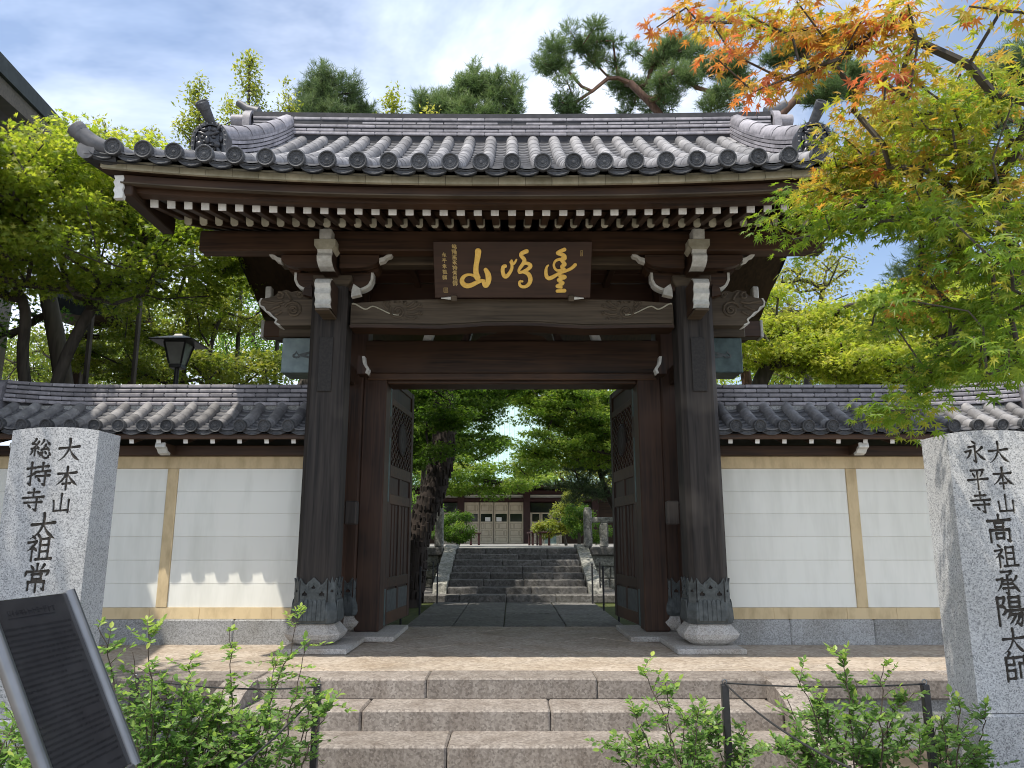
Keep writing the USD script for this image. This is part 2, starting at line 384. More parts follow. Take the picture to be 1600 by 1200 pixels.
# kerb stones along the terrace front, and the diagonal paving behind them
for sgn_x0, sgn_x1, n in ((-7.6, -1.93, 4), (-1.925, 1.925, 3), (1.93, 7.6, 4)):
    xs = np.linspace(sgn_x0, sgn_x1, n + 1)
    for k in range(n):
        obj("kerb_stone", cbox(xs[k] + .003, xs[k + 1] - .003, 6.0, 6.36, P - .15, P + rng.uniform(-.003, .003), .012), "step_stone", terr)
region = sbox(-7.6, 6.365, 7.6, 9.5)
cell = .62
holes = unary_union([sbox(-8, 7.9, -2.05, 8.5), sbox(2.05, 7.9, 8, 8.5)])
region = region.difference(holes)
for i in range(-16, 17):
    for j in range(-16, 17):
        cx, cy = (i + j) * cell * .7071, 8 + (i - j) * cell * .7071
        if not (-8.2 < cx < 8.2 and 5.8 < cy < 10.2):
            continue
        q = affinity.translate(affinity.rotate(sbox(-cell / 2, -cell / 2, cell / 2, cell / 2), 45), cx, cy).intersection(region)
        for g in getattr(q, "geoms", [q]):
            if g.area > .01:
                obj("paving_slab", slab(g, P - .055, P + rng.uniform(-.002, .002)), "paving_stone", terr)
# inner path of larger slabs to the inner stairs
path = obj("path", bx(-1.32, 1.40, 9.51, 13.2, P - .1, P - .055), "path_stone", kind="structure")
xs = [-1.3, -.72, -.10, .66, 1.38]
for k in range(4):
    ys = [9.52]
    while ys[-1] < 13.0:
        ys.append(min(13.18, ys[-1] + rng.uniform(.5, .95)))
    for a, b in zip(ys[:-1], ys[1:]):
        obj("paving_slab", cbox(xs[k] + .006, xs[k + 1] - .006, a + .006, b - .006, P - .06, P + rng.uniform(-.004, .004), .008), "path_stone", path)

# front steps: three rows of blocks and sloping cheek stones
st = thing("front_steps", (0, 5.2, 0), "pinkish stone steps leading up to the gate terrace with sloping cheek stones", "steps")
rows = [(5.62, 6.03, .400, (-1.9, -1.05, .27, 1.9)), (5.23, 5.64, .266, (-1.9, -.42, .80, 1.9)), (4.84, 5.25, .132, (-1.9, -1.2, .05, 1.2, 1.9))]
for y0, y1, z, xs in rows:
    for a, b in zip(xs[:-1], xs[1:]):
        obj("step_block", cbox(a + .003, b - .003, y0, y1, -.02, z + rng.uniform(-.002, .002), .014), "step_stone", st)
for s in (-1, 1):
    prof = Polygon([(6.0, -.02), (6.0, P - .004), (5.88, P - .01), (5.72, P - .05), (5.45, P - .17), (5.1, .22), (4.78, .10), (4.66, .06), (4.66, -.02)])
    obj("cheek_stone", yz(prof, min(s * 1.906, s * 2.13), max(s * 1.906, s * 2.13)), "step_stone", st)

# ------------------------------------------------------------------ the gate
gate = thing("temple_gate", (0, 8.65, P), "large dark timber temple gate with grey tiled roof and open doors", "gate")
CX, CF = 1.86, 1.882
def col_shell(cx, cy, half, z0, z1, ch, flare=0):
    return loft([csq(half, ch, z0, (cx, cy)), csq(half * .985, ch, z1, (cx, cy))])
def lotus(cx, cy, z0, k=1.0):
    prof = [(.0, .155), (.026, .205), (.06, .243), (.098, .262), (.106, .262), (.15, .225), (.196, .19)]
    return loft([csq(h * k, h * k * .36, z0 + z, (cx, cy)) for z, h in prof])
def heart(u, z, s):
    p = [(0, 1.15), (.35, .45), (.95, .05), (.95, -.5), (.55, -.8), (.15, -.62), (.1, -.9), (-.1, -.9), (-.15, -.62), (-.55, -.8), (-.95, -.5), (-.95, .05), (-.35, .45)]
    return Polygon([(u + s * a, z + s * b) for a, b in p])
def shoe(cx, cy, half, z0, k=1.0):
    """embossed metal shoe: scalloped plates with heart openings above a belt of ribs"""
    H = half + .006; w = half - .06
    ms = [loft([csq(H + d, .062 + d * .4, z0 + z * k, (cx, cy)) for z, d in [(0, .012), (.012, .022), (.05, .030), (.12, .026), (.19, .010), (.197, .010)]])]
    top = [(-w, .41), (-w + .02, .375), (-w + .045, .352), (-w + .06, .352), (-w + .075, .33), (-.062, .352), (-.05, .375), (-.02, .398), (0, .418), (.02, .398), (.05, .375), (.062, .352), (w - .075, .33), (w - .06, .352), (w - .045, .352), (w - .02, .375), (w, .41)]
    pl = Polygon([(-w, .19)] + top + [(w, .19)])
    hearts = [heart(-.082, .275, .026), heart(.082, .275, .026), heart(0, .335, .020)]
    rim = unary_union([h.buffer(.007, join_style=2) for h in hearts])
    plate = pl.difference(unary_union(hearts))
    ring = rim.difference(unary_union(hearts))
    edge = LineString(top).buffer(.007).intersection(pl.buffer(.008))
    face = [extr(plate, .008)]
    r2 = extr(unary_union([ring, edge]), .013); face.append(r2)
    face = cat_(face)
    ribs = []
    for i in range(6):
        u = -w + (i + .5) * 2 * w / 6
        ribs.append(Polygon([(u - w / 6 + .003, .03), (u + w / 6 - .003, .03), (u + w / 6 - .003, .195), (u + w / 12, .214), (u, .222), (u - w / 12, .214), (u - w / 6 + .003, .195)]))
    rib = cat_([extr(r, .006) for r in ribs])
    for a in range(4):
        t = a * math.pi / 2
        X = (math.cos(t), math.sin(t), 0); N = (math.sin(t), -math.cos(t), 0)
        f = face.copy(); f.vertices[:, 1] *= k
        ms.append(put(f, X, (0, 0, 1), N, np.array([cx, cy, z0]) + np.array(N) * H))
        f = rib.copy(); f.vertices[:, 1] *= k
        f.vertices[:, 2] += .012 + .026 * np.clip(1 - abs(f.vertices[:, 1] - .07) / .16, 0, 1)
        ms.append(put(f, X, (0, 0, 1), N, np.array([cx, cy, z0]) + np.array(N) * H))
        t += math.pi / 4
        X = (math.cos(t), math.sin(t), 0); N = (math.sin(t), -math.cos(t), 0)
        c2 = Polygon([(-.04, .19), (-.04, .405), (-.02, .37), (0, .43), (.02, .37), (.04, .405), (.04, .19)]).difference(heart(0, .30, .017))
        f = extr(c2, .008); f.vertices[:, 1] *= k
        ms.append(put(f, X, (0, 0, 1), N, np.array([cx, cy, z0]) + np.array(N) * ((H - .03) * 1.4142)))
    return cat_(ms)
for s in (-1, 1):
    cx = s * CX
    a, b = sorted((s * 1.50, s * 2.13))
    obj("plinth", cbox(a, b, 7.19, 8.06, P + .002, P + .05, .008), "granite_base", gate)
    a, b = sorted((s * 1.21, s * 2.13))
    obj("plinth", cbox(a, b, 8.065, 9.2, P + .002, P + .052, .008), "granite_base", gate)
    obj("column_base", lotus(s * CF, 7.61, P + .05), "granite_base", gate, smooth=12)
    obj("column_base", lotus(cx, 8.66, P + .052, .9), "granite_base", gate, smooth=12)
    c = obj("column", col_shell(s * CF, 7.605, .186, P + .243, 4.13, .05), "wood_weathered_z", gate)
    obj("metal_shoe", shoe(s * CF, 7.605, .186, P + .246), "bronze", c)
    c = obj("column", col_shell(cx, 8.66, .188, P + .22, 4.5, .05), "wood_brown_z", gate)
    obj("metal_shoe", shoe(cx, 8.66, .188, P + .222, .95), "bronze", c)
    # plaque of dark wood on the column face
    obj("column_plate", cbox(s * CF - .07, s * CF + .07, 7.402, 7.4185, 3.02, 3.58, .004), "ink", gate)
    # door post and its frame
    a, b = sorted((s * 1.435, s * 1.70))
    obj("door_post", cbox(a, b, 8.48, 8.80, P + .055, 3.44, .012), "wood_brown_z", gate)
    # through-ties between front and rear columns, and a foot rail
    a, b = sorted((cx - .055, cx + .055))
    obj("tie_beam", cbox(a, b, 7.80, 8.50, 1.75, 1.93, .01), "wood_brown_y", gate)
    obj("tie_beam", cbox(a, b, 7.80, 8.50, 3.30, 3.50, .01), "wood_brown_y", gate)
    obj("tie_beam", cbox(a, b, 7.80, 8.50, P + .055, P + .30, .01), "wood_brown_y", gate)
    a, b = sorted((s * 1.60, s * 1.72))
    obj("beam_nose", cbox(a, b, 7.86, 8.0, 1.72, 1.96, .012), "wood_weathered_z", gate)
    a, b = sorted((cx - .04, cx + .04))
    obj("side_board", bx(a, b, 7.81, 8.49, P + .30, 1.75), "wood_brown_z", gate)
    # rear columns
    obj("column", col_shell(cx, 9.75, .19, P + .05, 4.13, .05), "wood_brown_z", gate)
    # copper capped end of the main beam
    a, b = sorted((s * 2.04, s * 2.66))
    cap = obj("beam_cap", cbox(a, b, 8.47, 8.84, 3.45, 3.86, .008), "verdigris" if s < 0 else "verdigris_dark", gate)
    hp = unary_union([heart(0, 0, .045), LineString([(.05, -.0), (.16, .03), (.30, .16)]).buffer(.014), LineString([(.05, 0), (.16, -.03), (.30, -.16)]).buffer(.014)]).difference(heart(0, 0, .022))
    hp = affinity.scale(hp, 1 if s < 0 else -1, 1, origin=(0, 0))
    obj("crest", xz(affinity.translate(hp, s * 2.49, 3.655), 8.462, 8.4695), "bronze", cap)
    for x in (s * 2.6, s * 2.52):
        pass
    # dark member above the cap, end grain towards the side
    a, b = sorted((s * 2.04, s * 2.72))
    obj("cross_beam", cbox(a, b, 8.50, 8.82, 3.88, 4.08, .01), "wood_weathered_x", gate)

# main beam, lintel and the boards above
obj("main_beam", cbox(-2.04, 2.04, 8.50, 8.80, 3.44, 3.84, .015), "wood_brown_x", gate)
obj("lintel", cbox(-1.434, 1.434, 8.52, 8.86, 3.325, 3.43, .01), "wood_brown_x", gate)
obj("threshold_beam", cbox(-1.66, 1.66, 8.46, 8.50, 3.36, 3.44, .008), "wood_brown_x", gate)
# rainbow beam between the front columns with a hollow underside
zt = 4.005
prof = [(-1.67, 3.735), (-1.45, 3.735), (-1.1, 3.728), (-.75, 3.722), (-.5, 3.735), (-.28, 3.752), (0, 3.757), (.28, 3.752), (.5, 3.735), (.75, 3.722), (1.1, 3.728), (1.45, 3.735), (1.67, 3.735), (1.67, 3.97), (1.2, zt), (.6, zt + .012), (-.6, zt + .012), (-1.2, zt), (-1.67, 3.97)]
pp = Polygon(prof)
rb = obj("rainbow_beam", cat_([xz(pp, 7.51, 7.75), xz(pp.buffer(-.02).intersection(sbox(-2, 3.7, 2, 3.79)), 7.495, 7.511)]), "wood_weathered_x", gate)
obj("beam_lip", xz(Polygon([(x, z) for x, z in prof[:13]] + [(x, z - .03) for x, z in prof[:13]][::-1]), 7.488, 7.75), "wood_brown_x", rb)

def spiral(c, r0, turns, start, k=.17, n=40, flip=1):
    t = np.linspace(0, turns * 2 * np.pi, n)
    r = r0 * np.exp(-k * t)
    return np.stack([c[0] + flip * r * np.cos(start + t), c[1] + r * np.sin(start + t)], 1)
def relief(lines, y, r, flat=.55, n=6):
    """rounded strips lying on a face that looks towards -y; lines in (x, z)"""
    ms = []
    for L in lines:
        L = np.asarray(L, float)
        m = tube(np.c_[L[:, 0], np.full(len(L), y), L[:, 1]], r if np.ndim(r) == 0 else np.interp(np.linspace(0, 1, len(L)), np.linspace(0, 1, len(r)), r), n)
        ms.append(m)
    return ms
def leafscroll(c, s):
    """carved arabesque around a volute"""
    L = [spiral(c, .085, 1.7, 2.6, .13, 44, s)]
    for a, ln, cu in ((.2, .16, .7), (.55, .2, .9), (.95, .17, 1.1), (-.25, .15, .8), (-.7, .13, 1.0), (1.45, .12, 1.2), (2.6, .2, -.8), (2.9, .17, -.9), (-1.2, .10, 1)):
        p0 = np.array(c) + .085 * np.array([s * math.cos(a), math.sin(a)])
        t = np.linspace(0, 1, 12)
        ang = a + cu * t * 1.5 - .25
        step = np.stack([s * np.cos(ang), np.sin(ang) * .75], 1) * ln / 12
        q = p0 + np.cumsum(step, 0)
        L.append(q)
        L.append(spiral(q[-1] + np.array([s * .012, -.008]), .02, .9, 2.0, .15, 12, s))
    return [np.c_[l[:, 0], np.clip(l[:, 1], 3.77, 3.985)] for l in L]
for s in (-1, 1):
    obj("carving", relief(leafscroll((s * .93 * 1.27, 3.885), -s), 7.507, .0125), "wood_weathered_x", rb)
    brow = spline([(s * 1.66, 3.965), (s * 1.58, 3.935), (s * 1.50, 3.91), (s * 1.46, 3.935), (s * 1.40, 3.925), (s * 1.30, 3.875), (s * 1.17, 3.845)], 26)
    obj("brow_line", relief([brow], 7.508, [.009, .007, .005]), "cream_paint", rb)

# purlin under the eave
obj("purlin", cbox(-3.17, 3.17, 7.20, 7.38, 4.43, 4.645, .012), "wood_brown_x", gate)
obj("purlin", cbox(-3.07, 3.07, 7.56, 7.76, 4.66, 4.84, .012), "wood_brown_x", gate)
# tie rail along the bracket row and ceiling
obj("bracket_rail", cbox(-2.45, 2.45, 7.55, 7.72, 4.41, 4.56, .01), "wood_weathered_x", gate)
ceil = obj("ceiling", bx(-2.0, 2.0, 7.40, 9.9, 4.60, 4.63), "wood_board", gate)
for k in range(8):
    obj("ceiling_board", cbox(-2.0, 2.0, 7.4 + k * .30, 7.68 + k * .30, 4.575, 4.60, .004), "wood_board", ceil)
for x in (-1.66, -1.12, -.56, 0, .56, 1.12, 1.66):
    obj("ceiling_joist", cbox(x - .035, x + .035, 7.40, 9.6, 4.51, 4.575, .006), "wood_brown_y", ceil)
obj("upper_wall", bx(-2.0, 2.0, 8.60, 8.66, 4.12, 4.56), "wood_board", gate)
obj("upper_beam", cbox(-2.3, 2.3, 8.53, 8.78, 4.0, 4.12, .01), "wood_brown_x", gate)
for s in (-1, 1):
    obj("strut", xz(Polygon([(s * .95, 3.845), (s * 1.05, 3.845), (s * 1.0, 4.0), (s * .90, 4.0)]), 8.56, 8.68), "white_paint", gate)
    obj("strut", xz(Polygon([(s * .50, 3.845), (s * .60, 3.845), (s * .52, 4.0), (s * .46, 4.0)]), 8.56, 8.68), "wood_brown_z", gate)
obj("frog_leg_strut", xz(Polygon([(-.42, 3.845), (-.36, 3.90), (-.2, 3.93), (-.1, 4.0), (.1, 4.0), (.2, 3.93), (.36, 3.90), (.42, 3.845)]), 8.55, 8.66), "wood_brown_x", gate)

# bracket sets on the front columns
def bow(x0, x1, z0, z1, up):
    """bracket arm in the x-z plane from x0 (root) to x1 (tip), hollow under the tip"""
    t = np.linspace(0, 1, 9)
    q = [(x0 + (x1 - x0) * (.25 + .75 * v), z0 + (z1 - z0) * (.62 * (1 - math.sqrt(max(0, 1 - v * v))) + .0)) for v in t]
    return Polygon([(x0, z0)] + q + [(x1, z1), (x0, z1)])
for s in (-1, 1):
    cx = s * CX
    b = obj("bearing_block", loft([csq(.15, .01, 4.13, (cx, 7.62)), csq(.20, .01, 4.19, (cx, 7.62)), csq(.20, .01, 4.245, (cx, 7.62))]), "wood_weathered_x", gate)
    # forward noses, painted on the end faces
    side = [(7.42, 3.79), (7.14, 3.80), (7.10, 3.83), (7.12, 3.88), (7.075, 3.93), (7.09, 3.985), (7.05, 4.03), (7.08, 4.075), (7.13, 4.10), (7.42, 4.10)]
    nb = obj("beam_nose", yz(Polygon(side), cx - .072, cx + .072), "wood_brown_y", gate)
    fr = side[1:9]
    obj("painted_end", yz(Polygon(fr + [(y + .03, z) for y, z in fr[::-1]]), cx - .076, cx + .076).apply_translation((0, -.012, 0)), "white_paint", nb)
    obj("nose_sole", cbox(cx - .07, cx + .07, 7.08, 7.41, 3.765, 3.789, .005), "wood_weathered_x", nb)
    arm = [(7.5, 4.22), (7.24, 4.22), (7.15, 4.235), (7.085, 4.27), (7.07, 4.32), (7.095, 4.36), (7.075, 4.395), (7.5, 4.395)]
    ab = obj("bracket_arm", yz(Polygon(arm), cx - .068, cx + .068), "wood_brown_y", gate)
    fr = arm[1:7]
    obj("painted_end", yz(Polygon(fr + [(y + .03, z) for y, z in fr[::-1]]), cx - .072, cx + .072).apply_translation((0, -.012, 0)), "white_paint", ab)
    mb = obj("bearing_block", loft([[(cx + a * h, 7.17 + bb * .11, z) for a, bb in ((-1, -1), (1, -1), (1, 1), (-1, 1))] for z, h in ((4.39, .075), (4.43, .105), (4.495, .105))]), "cream_paint", gate)
    obj("purlin_nose", cbox(cx - .06, cx + .06, 7.06, 7.20, 4.50, 4.61, .008), "white_paint", gate)
    # arms along the wall
    for d in (-1, 1):
        a1 = obj("bracket_arm", xz(bow(cx + d * .10, cx + d * .40, 4.10, 4.30, 1), 7.50, 7.60), "wood_brown_x", gate)
        pts = np.array(bow(cx + d * .10, cx + d * .40, 4.10, 4.30, 1).exterior.coords)[1:11]
        obj("painted_end", xz(LineString(pts[2:]).buffer(.013, cap_style=2), 7.49, 7.606), "white_paint", a1)
        a2 = obj("bracket_arm", xz(bow(cx + d * .10, cx + d * .50, 4.28, 4.42, 1), 7.30, 7.40), "wood_brown_x", gate)
        obj("bearing_block", loft([[(cx + d * .40 + a * h, 7.55 + bb * .08, z) for a, bb in ((-1, -1), (1, -1), (1, 1), (-1, 1))] for z, h in ((4.30, .05), (4.345, .075), (4.405, .075))]), "wood_brown_x", gate)
        tip = Polygon([(cx + d * .50, 4.34), (cx + d * .555, 4.36), (cx + d * .58, 4.395), (cx + d * .62, 4.41), (cx + d * .635, 4.44), (cx + d * .575, 4.425), (cx + d * .54, 4.40), (cx + d * .50, 4.39)])
        obj("painted_end", xz(tip, 7.31, 7.39), "white_paint", a2)
        obj("corner_flower", xz(Polygon([(cx + d * .20, 4.02), (cx + d * .30, 4.045), (cx + d * .29, 4.11), (cx + d * .22, 4.16), (cx + d * .205, 4.10)]), 7.44, 7.52), "white_paint" if d * s < 0 else "wood_brown_x", gate)
    # cloud shaped nose on the outer side
    q = [(.19, 3.74), (.55, 3.74), (.60, 3.765), (.585, 3.80), (.625, 3.83), (.66, 3.87), (.70, 3.885), (.725, 3.93), (.765, 3.945), (.775, 3.99), (.755, 4.03), (.70, 4.035), (.62, 4.055), (.575, 4.10), (.50, 4.125), (.44, 4.10), (.38, 4.115), (.30, 4.095), (.26, 4.03), (.19, 4.02)]
    pq = Polygon([(s * (CX + a - .0), z) for a, z in q])
    nz = obj("cloud_nose", xz(pq, 7.53, 7.69), "wood_weathered_x", gate)
    c0 = (s * (CX + .41), 3.905)
    L = [spiral(c0, .098, 2.3, .3, .115, 60, s)]
    L += [spline([(s * (CX + a), z) for a, z in ((.735, 4.0), (.66, 3.99), (.58, 3.98), (.52, 4.0))], 12), spline([(s * (CX + a), z) for a, z in ((.50, 4.10), (.46, 4.05), (.44, 4.01))], 8),
          spiral((s * (CX + .35), 4.065), .035, 1.2, 0, .12, 16, s), spline([(s * (CX + a), z) for a, z in ((.66, 3.90), (.60, 3.93), (.55, 3.95))], 8), spline([(s * (CX + a), z) for a, z in ((.60, 3.85), (.56, 3.87), (.53, 3.89))], 8),
          spiral((s * (CX + .56), 4.06), .04, 1.0, 1, .12, 16, s)]
    obj("carving", relief(L, 7.527, .0145), "wood_weathered_x", nz)
    rim = [(s * (CX + a), z) for a, z in q[1:11]]
    obj("painted_edge", xz(LineString(rim).buffer(.013).intersection(pq.buffer(.002)), 7.522, 7.695), "white_paint", nz)
    # small white nose seen behind the column head and the curved knee
    obj("beam_nose", cbox(*sorted((s * 1.60, s * 1.66)), 8.2, 8.30, 4.11, 4.18, .004), "white_paint", gate)
    kn = Polygon([(s * 1.66, 3.50), (s * 1.60, 3.50), (s * 1.585, 3.42), (s * 1.545, 3.36), (s * 1.56, 3.31), (s * 1.66, 3.31)])
    kb = obj("beam_nose", xz(kn, 7.9, 8.1), "wood_brown_z", gate)
    obj("painted_end", xz(LineString([(s * 1.60, 3.50), (s * 1.585, 3.42), (s * 1.545, 3.36), (s * 1.56, 3.31)]).buffer(.014, cap_style=2), 7.892, 7.99), "white_paint", kb)

# ---- roof
RY, EY = 8.65, 5.87
def lift(x):
    return .142 * (abs(x) / 3.37) ** 2.3
def rz(x, s):
    """tile bed height; s runs 0 at the eave to 1 at the ridge"""
    drop = 0.0 if abs(x) < 2.92 else .62 * ((abs(x) - 2.92) / .75) ** 1.6 * min(1, s * 1.4)
    return 4.618 + 2.75 * (.47 * s + .183 * s * s) + lift(x) * (1 - s) ** 1.3 - drop
def ry(s):
    return EY + s * (RY - EY - .03)
def deck(off, x0, x1, sgn=1, s0=0.0, nx=49, ns=16):
    X = np.linspace(x0, x1, nx); S = np.linspace(s0, 1, ns)
    v = np.array([[x, ry(s) if sgn > 0 else 2 * RY - ry(s), rz(x, s) + off] for s in S for x in X])
    i = np.arange(nx * ns).reshape(ns, nx)
    f = np.stack([i[:-1, :-1], i[:-1, 1:], i[1:, 1:], i[1:, :-1]], -1).reshape(-1, 4)
    return v, f
d1, d2 = deck(-.012, -3.63, 3.63), deck(-.065, -3.63, 3.63)
d3, d4 = deck(-.012, -3.63, 3.63, -1), deck(-.065, -3.63, 3.63, -1)
roof = obj("tile_roof", [d1, (d2[0], d2[1][:, ::-1]), (d3[0], d3[1][:, ::-1]), d4], "tile_bed", gate)
PITCH_X = .2594
NC = 13
def half_tube(c0, c1, r0, r1, up, side, n=9, lip=True):
    """one barrel tile between two centre points"""
    a = np.linspace(-.16 * np.pi, 1.16 * np.pi, n)
    rings = [(c0, r0 * .955), (c0, r0), (c1, r1)]
    V = []
    for c, r in rings:
        V.append(np.array(c) + r * (np.cos(a)[:, None] * np.array(side) + np.sin(a)[:, None] * np.array(up)))
    V = np.array(V); k = n
    f = []
    i = np.arange(k - 1)
    for q in range(2):
        f.append(np.stack([q * k + i, (q + 1) * k + i, (q + 1) * k + i + 1, q * k + i + 1], 1))
    m = (V.reshape(-1, 3), np.vstack(f))
    return cat_([m])
def column_tiles(x, zf, yf, n, r, sgn=1):
    ss = np.linspace(.012, 1.0, n + 1)
    out = []
    for a, b in zip(ss[:-1], ss[1:]):
        p0 = np.array([x, yf(a), zf(x, a)]); p1 = np.array([x, yf(b + .004), zf(x, min(1, b + .004))])
        d = p1 - p0; d /= np.linalg.norm(d)
        side = np.array([1.0, 0, 0]); up = np.cross(side, d); up /= np.linalg.norm(up)
        j = rng.uniform(-.003, .003)
        out.append(half_tube(p0 + up * .036, p1 + up * .034, r, r * .965, up, side))
    return out
for i in range(-NC, NC + 1):
    for m in column_tiles(i * PITCH_X, rz, ry, 11, .0715):
        obj("barrel_tile", m, "tile_grey", roof, smooth=50)
unit_ = lambda v: np.asarray(v, float) / np.linalg.norm(v)
def disc(c, r, nrm, n=22):
    """eave disc with a raised rim and a crest in relief; profile about the axis nrm"""
    m = revolve([(r * .93, -.05), (r, -.02), (r, .012), (r * .94, .018), (r * .84, .014), (r * .80, .002), (r * .62, .001), (r * .58, .006), (r * .52, .006), (r * .48, .001), (r * .2, .002), (r * .17, .008), (.001, .010)], n)
    ex = []
    for k in range(12):
        a = k * math.pi / 6
        s = trimesh.creation.icosphere(0, radius=r * .055); s.apply_translation((r * .70 * math.cos(a), r * .70 * math.sin(a), .003)); ex.append(s)
    for k in range(7):
        a = k * math.pi / 3.5 + .3
        s = trimesh.creation.icosphere(0, radius=r * .10); s.vertices[:, 2] *= .45; s.apply_translation((r * .36 * math.cos(a), r * .36 * math.sin(a), .002)); ex.append(s)
    m = cat_([m] + ex)
    Z = np.array(nrm, float); Z /= np.linalg.norm(Z)
    X = np.cross((0, 0, 1), Z); X /= np.linalg.norm(X); Y = np.cross(Z, X)
    return put(m, X, Y, Z, c)
def pan_lip(xc, w, y, z, depth=.03, h=.05, sag=.035, tilt=0.0, n=8):
    """hanging front lip of an eave pan tile between two discs"""
    u = np.linspace(-1, 1, n)
    x = xc + u * w / 2
    zt = z - sag * (1 - u * u) + u * tilt
    S = []
    for yy, zz in ((y, zt), (y, zt - h), (y + depth, zt - h), (y + depth, zt)):
        S.append(np.stack([x, np.full(n, yy), zz], 1))
    S = np.array(S).transpose(1, 0, 2)
    m = loft(S)
    rim = tube(np.stack([x, np.full(n, y - .002), zt - h + .006], 1), .007, 5)
    rim2 = tube(np.stack([x, np.full(n, y - .002), zt - .004], 1), .006, 5)
    return cat_([m, rim, rim2])
for i in range(-NC, NC + 1):
    x = i * PITCH_X
    obj("eave_disc", disc((x, EY - .028, rz(x, 0) + .058), .0765, (0, -1, -.12)), "tile_dark", roof)
for i in range(-NC, NC):
    x = (i + .5) * PITCH_X
    t = (rz(x + .06, 0) - rz(x - .06, 0)) / .12 * PITCH_X / 2 * .8
    obj("eave_pan", pan_lip(x, PITCH_X - .07, EY + .005, rz(x, 0) + .035, tilt=t), "tile_dark", roof, smooth=35)
def pans(zf, yf, cols, n, w, sag=.030):
    ms = []
    ss = np.linspace(.0, 1.0, n + 1)
    u = np.linspace(-1, 1, 6)
    for xc in cols:
        for a, b in zip(ss[:-1], ss[1:]):
            rows_ = []
            for s_, o in ((a, .004), (a, .020), (b, .006)):
                x = xc + u * w / 2
                rows_.append([(xx, yf(s_) - (.012 if s_ == a else 0), zf(xx, s_) + o + sag * (uu * uu)) for xx, uu in zip(x, u)])
            v = np.array(rows_).reshape(-1, 3)
            i = np.arange(5)
            f = np.vstack([np.stack([q * 6 + i, q * 6 + i + 1, (q + 1) * 6 + i + 1, (q + 1) * 6 + i], 1) for q in range(2)])
            ms.append((v, f))
    return cat_(ms)
obj("pan_tiles", pans(rz, ry, [(i + .5) * PITCH_X for i in range(-NC, NC)], 18, .22), "tile_pan", roof, smooth=30, kind="stuff")
rear = [half_tube((i * PITCH_X, 2 * RY - ry(a), rz(i * PITCH_X, a)), (i * PITCH_X, 2 * RY - ry(a + .09), rz(i * PITCH_X, a + .09)), .07, .066, (0, .5, .86), (1, 0, 0), 5) for i in range(-NC, NC + 1) for a in np.linspace(0, .91, 11)]
obj("rear_tiles", rear, "tile_grey", roof, kind="stuff")
# verge tiles and the flaring corner tile
for s in (-1, 1):
    v = [(s * 3.62, ry(a), rz(s * 3.55, a) + .03) for a in np.linspace(.0, 1, 14)]
    for k in range(13):
        obj("verge_tile", tube([v[k], v[k + 1]], [.078, .072], 10), "tile_grey", roof, smooth=50)
    vb = [(s * 3.62, 2 * RY - y, z) for _, y, z in v]
    obj("verge_tile", tube(vb, .075, 8), "tile_grey", roof, smooth=50)
    c = spline([(s * 3.36, 6.03, rz(3.36, .02) + .06), (s * 3.50, 5.93, rz(3.5, 0) + .085), (s * 3.61, 5.89, rz(3.6, 0) + .125), (s * 3.70, 5.86, rz(3.6, 0) + .20)], 12)
    ct = obj("corner_tile", tube(c, np.linspace(.062, .073, 12), 14), "tile_pan", roof, smooth=50)
    d = c[-1] - c[-2]
    obj("end_disc", disc(c[-1] + unit_(d) * .012, .078, d), "tile_pan", ct)
    obj("corner_pan", cat_([pan_lip(s * 3.50, .2, EY + .01, rz(3.5, 0) + .045, tilt=s * .03), tube(spline([(s * 3.38, 5.95, rz(3.4, 0) - .01), (s * 3.55, 5.93, rz(3.5, 0) + .0), (s * 3.68, 5.93, rz(3.6, 0) + .09)], 8), [.05, .05, .05, .045, .04, .035, .03, .02], 8)]), "tile_dark", roof, smooth=35)

# ---- ridge
def ridge_z(x):
    return .035 * (abs(x) / 3.2) ** 2
rg = obj("ridge", [hexa([(x, y, z + ridge_z(x)) for x in (xa, xb) for y in (RY - .13, RY + .13) for z in (6.34, 6.755)]) for xa, xb in zip(np.linspace(-3.22, 3.22, 13)[:-1], np.linspace(-3.22, 3.22, 13)[1:])], "tile_bed", gate)
def rbar(x0, x1, y0, y1, z0, z1, zc):
    m = cbox(x0 + .002, x1 - .002, y0, y1, z0, z1, .008)
    m.vertices[:, 2] += np.array([zc(x) for x in m.vertices[:, 0]])
    return m
lay = 6
for k in range(lay):
    z0 = 6.452 + k * .051
    d = .155 - .012 * (k % 2) - .004 * k
    n = 19
    e = np.linspace(-3.22, 3.22, n + 1) + (0 if k % 2 else .17)
    e[0] = -3.22; e[-1] = 3.22
    for a, b in zip(e[:-1], e[1:]):
        j = rng.uniform(-.002, .002)
        obj("ridge_tile", rbar(a, b, RY - d + j, RY + d, z0, z0 + .036, ridge_z), "tile_ridge", rg)
e = np.linspace(-3.24, 3.24, 17)
for a, b in zip(e[:-1], e[1:]):
    m = half_tube((a, RY, 6.76 + ridge_z(a)), (b + .012, RY, 6.76 + ridge_z(b)), .095, .09, (0, 0, 1), (0, 1, 0), 9)
    m.vertices[:, 2] = 6.75 + (m.vertices[:, 2] - 6.755) * .28
    obj("ridge_cap", m, "tile_ridge", rg, smooth=50)
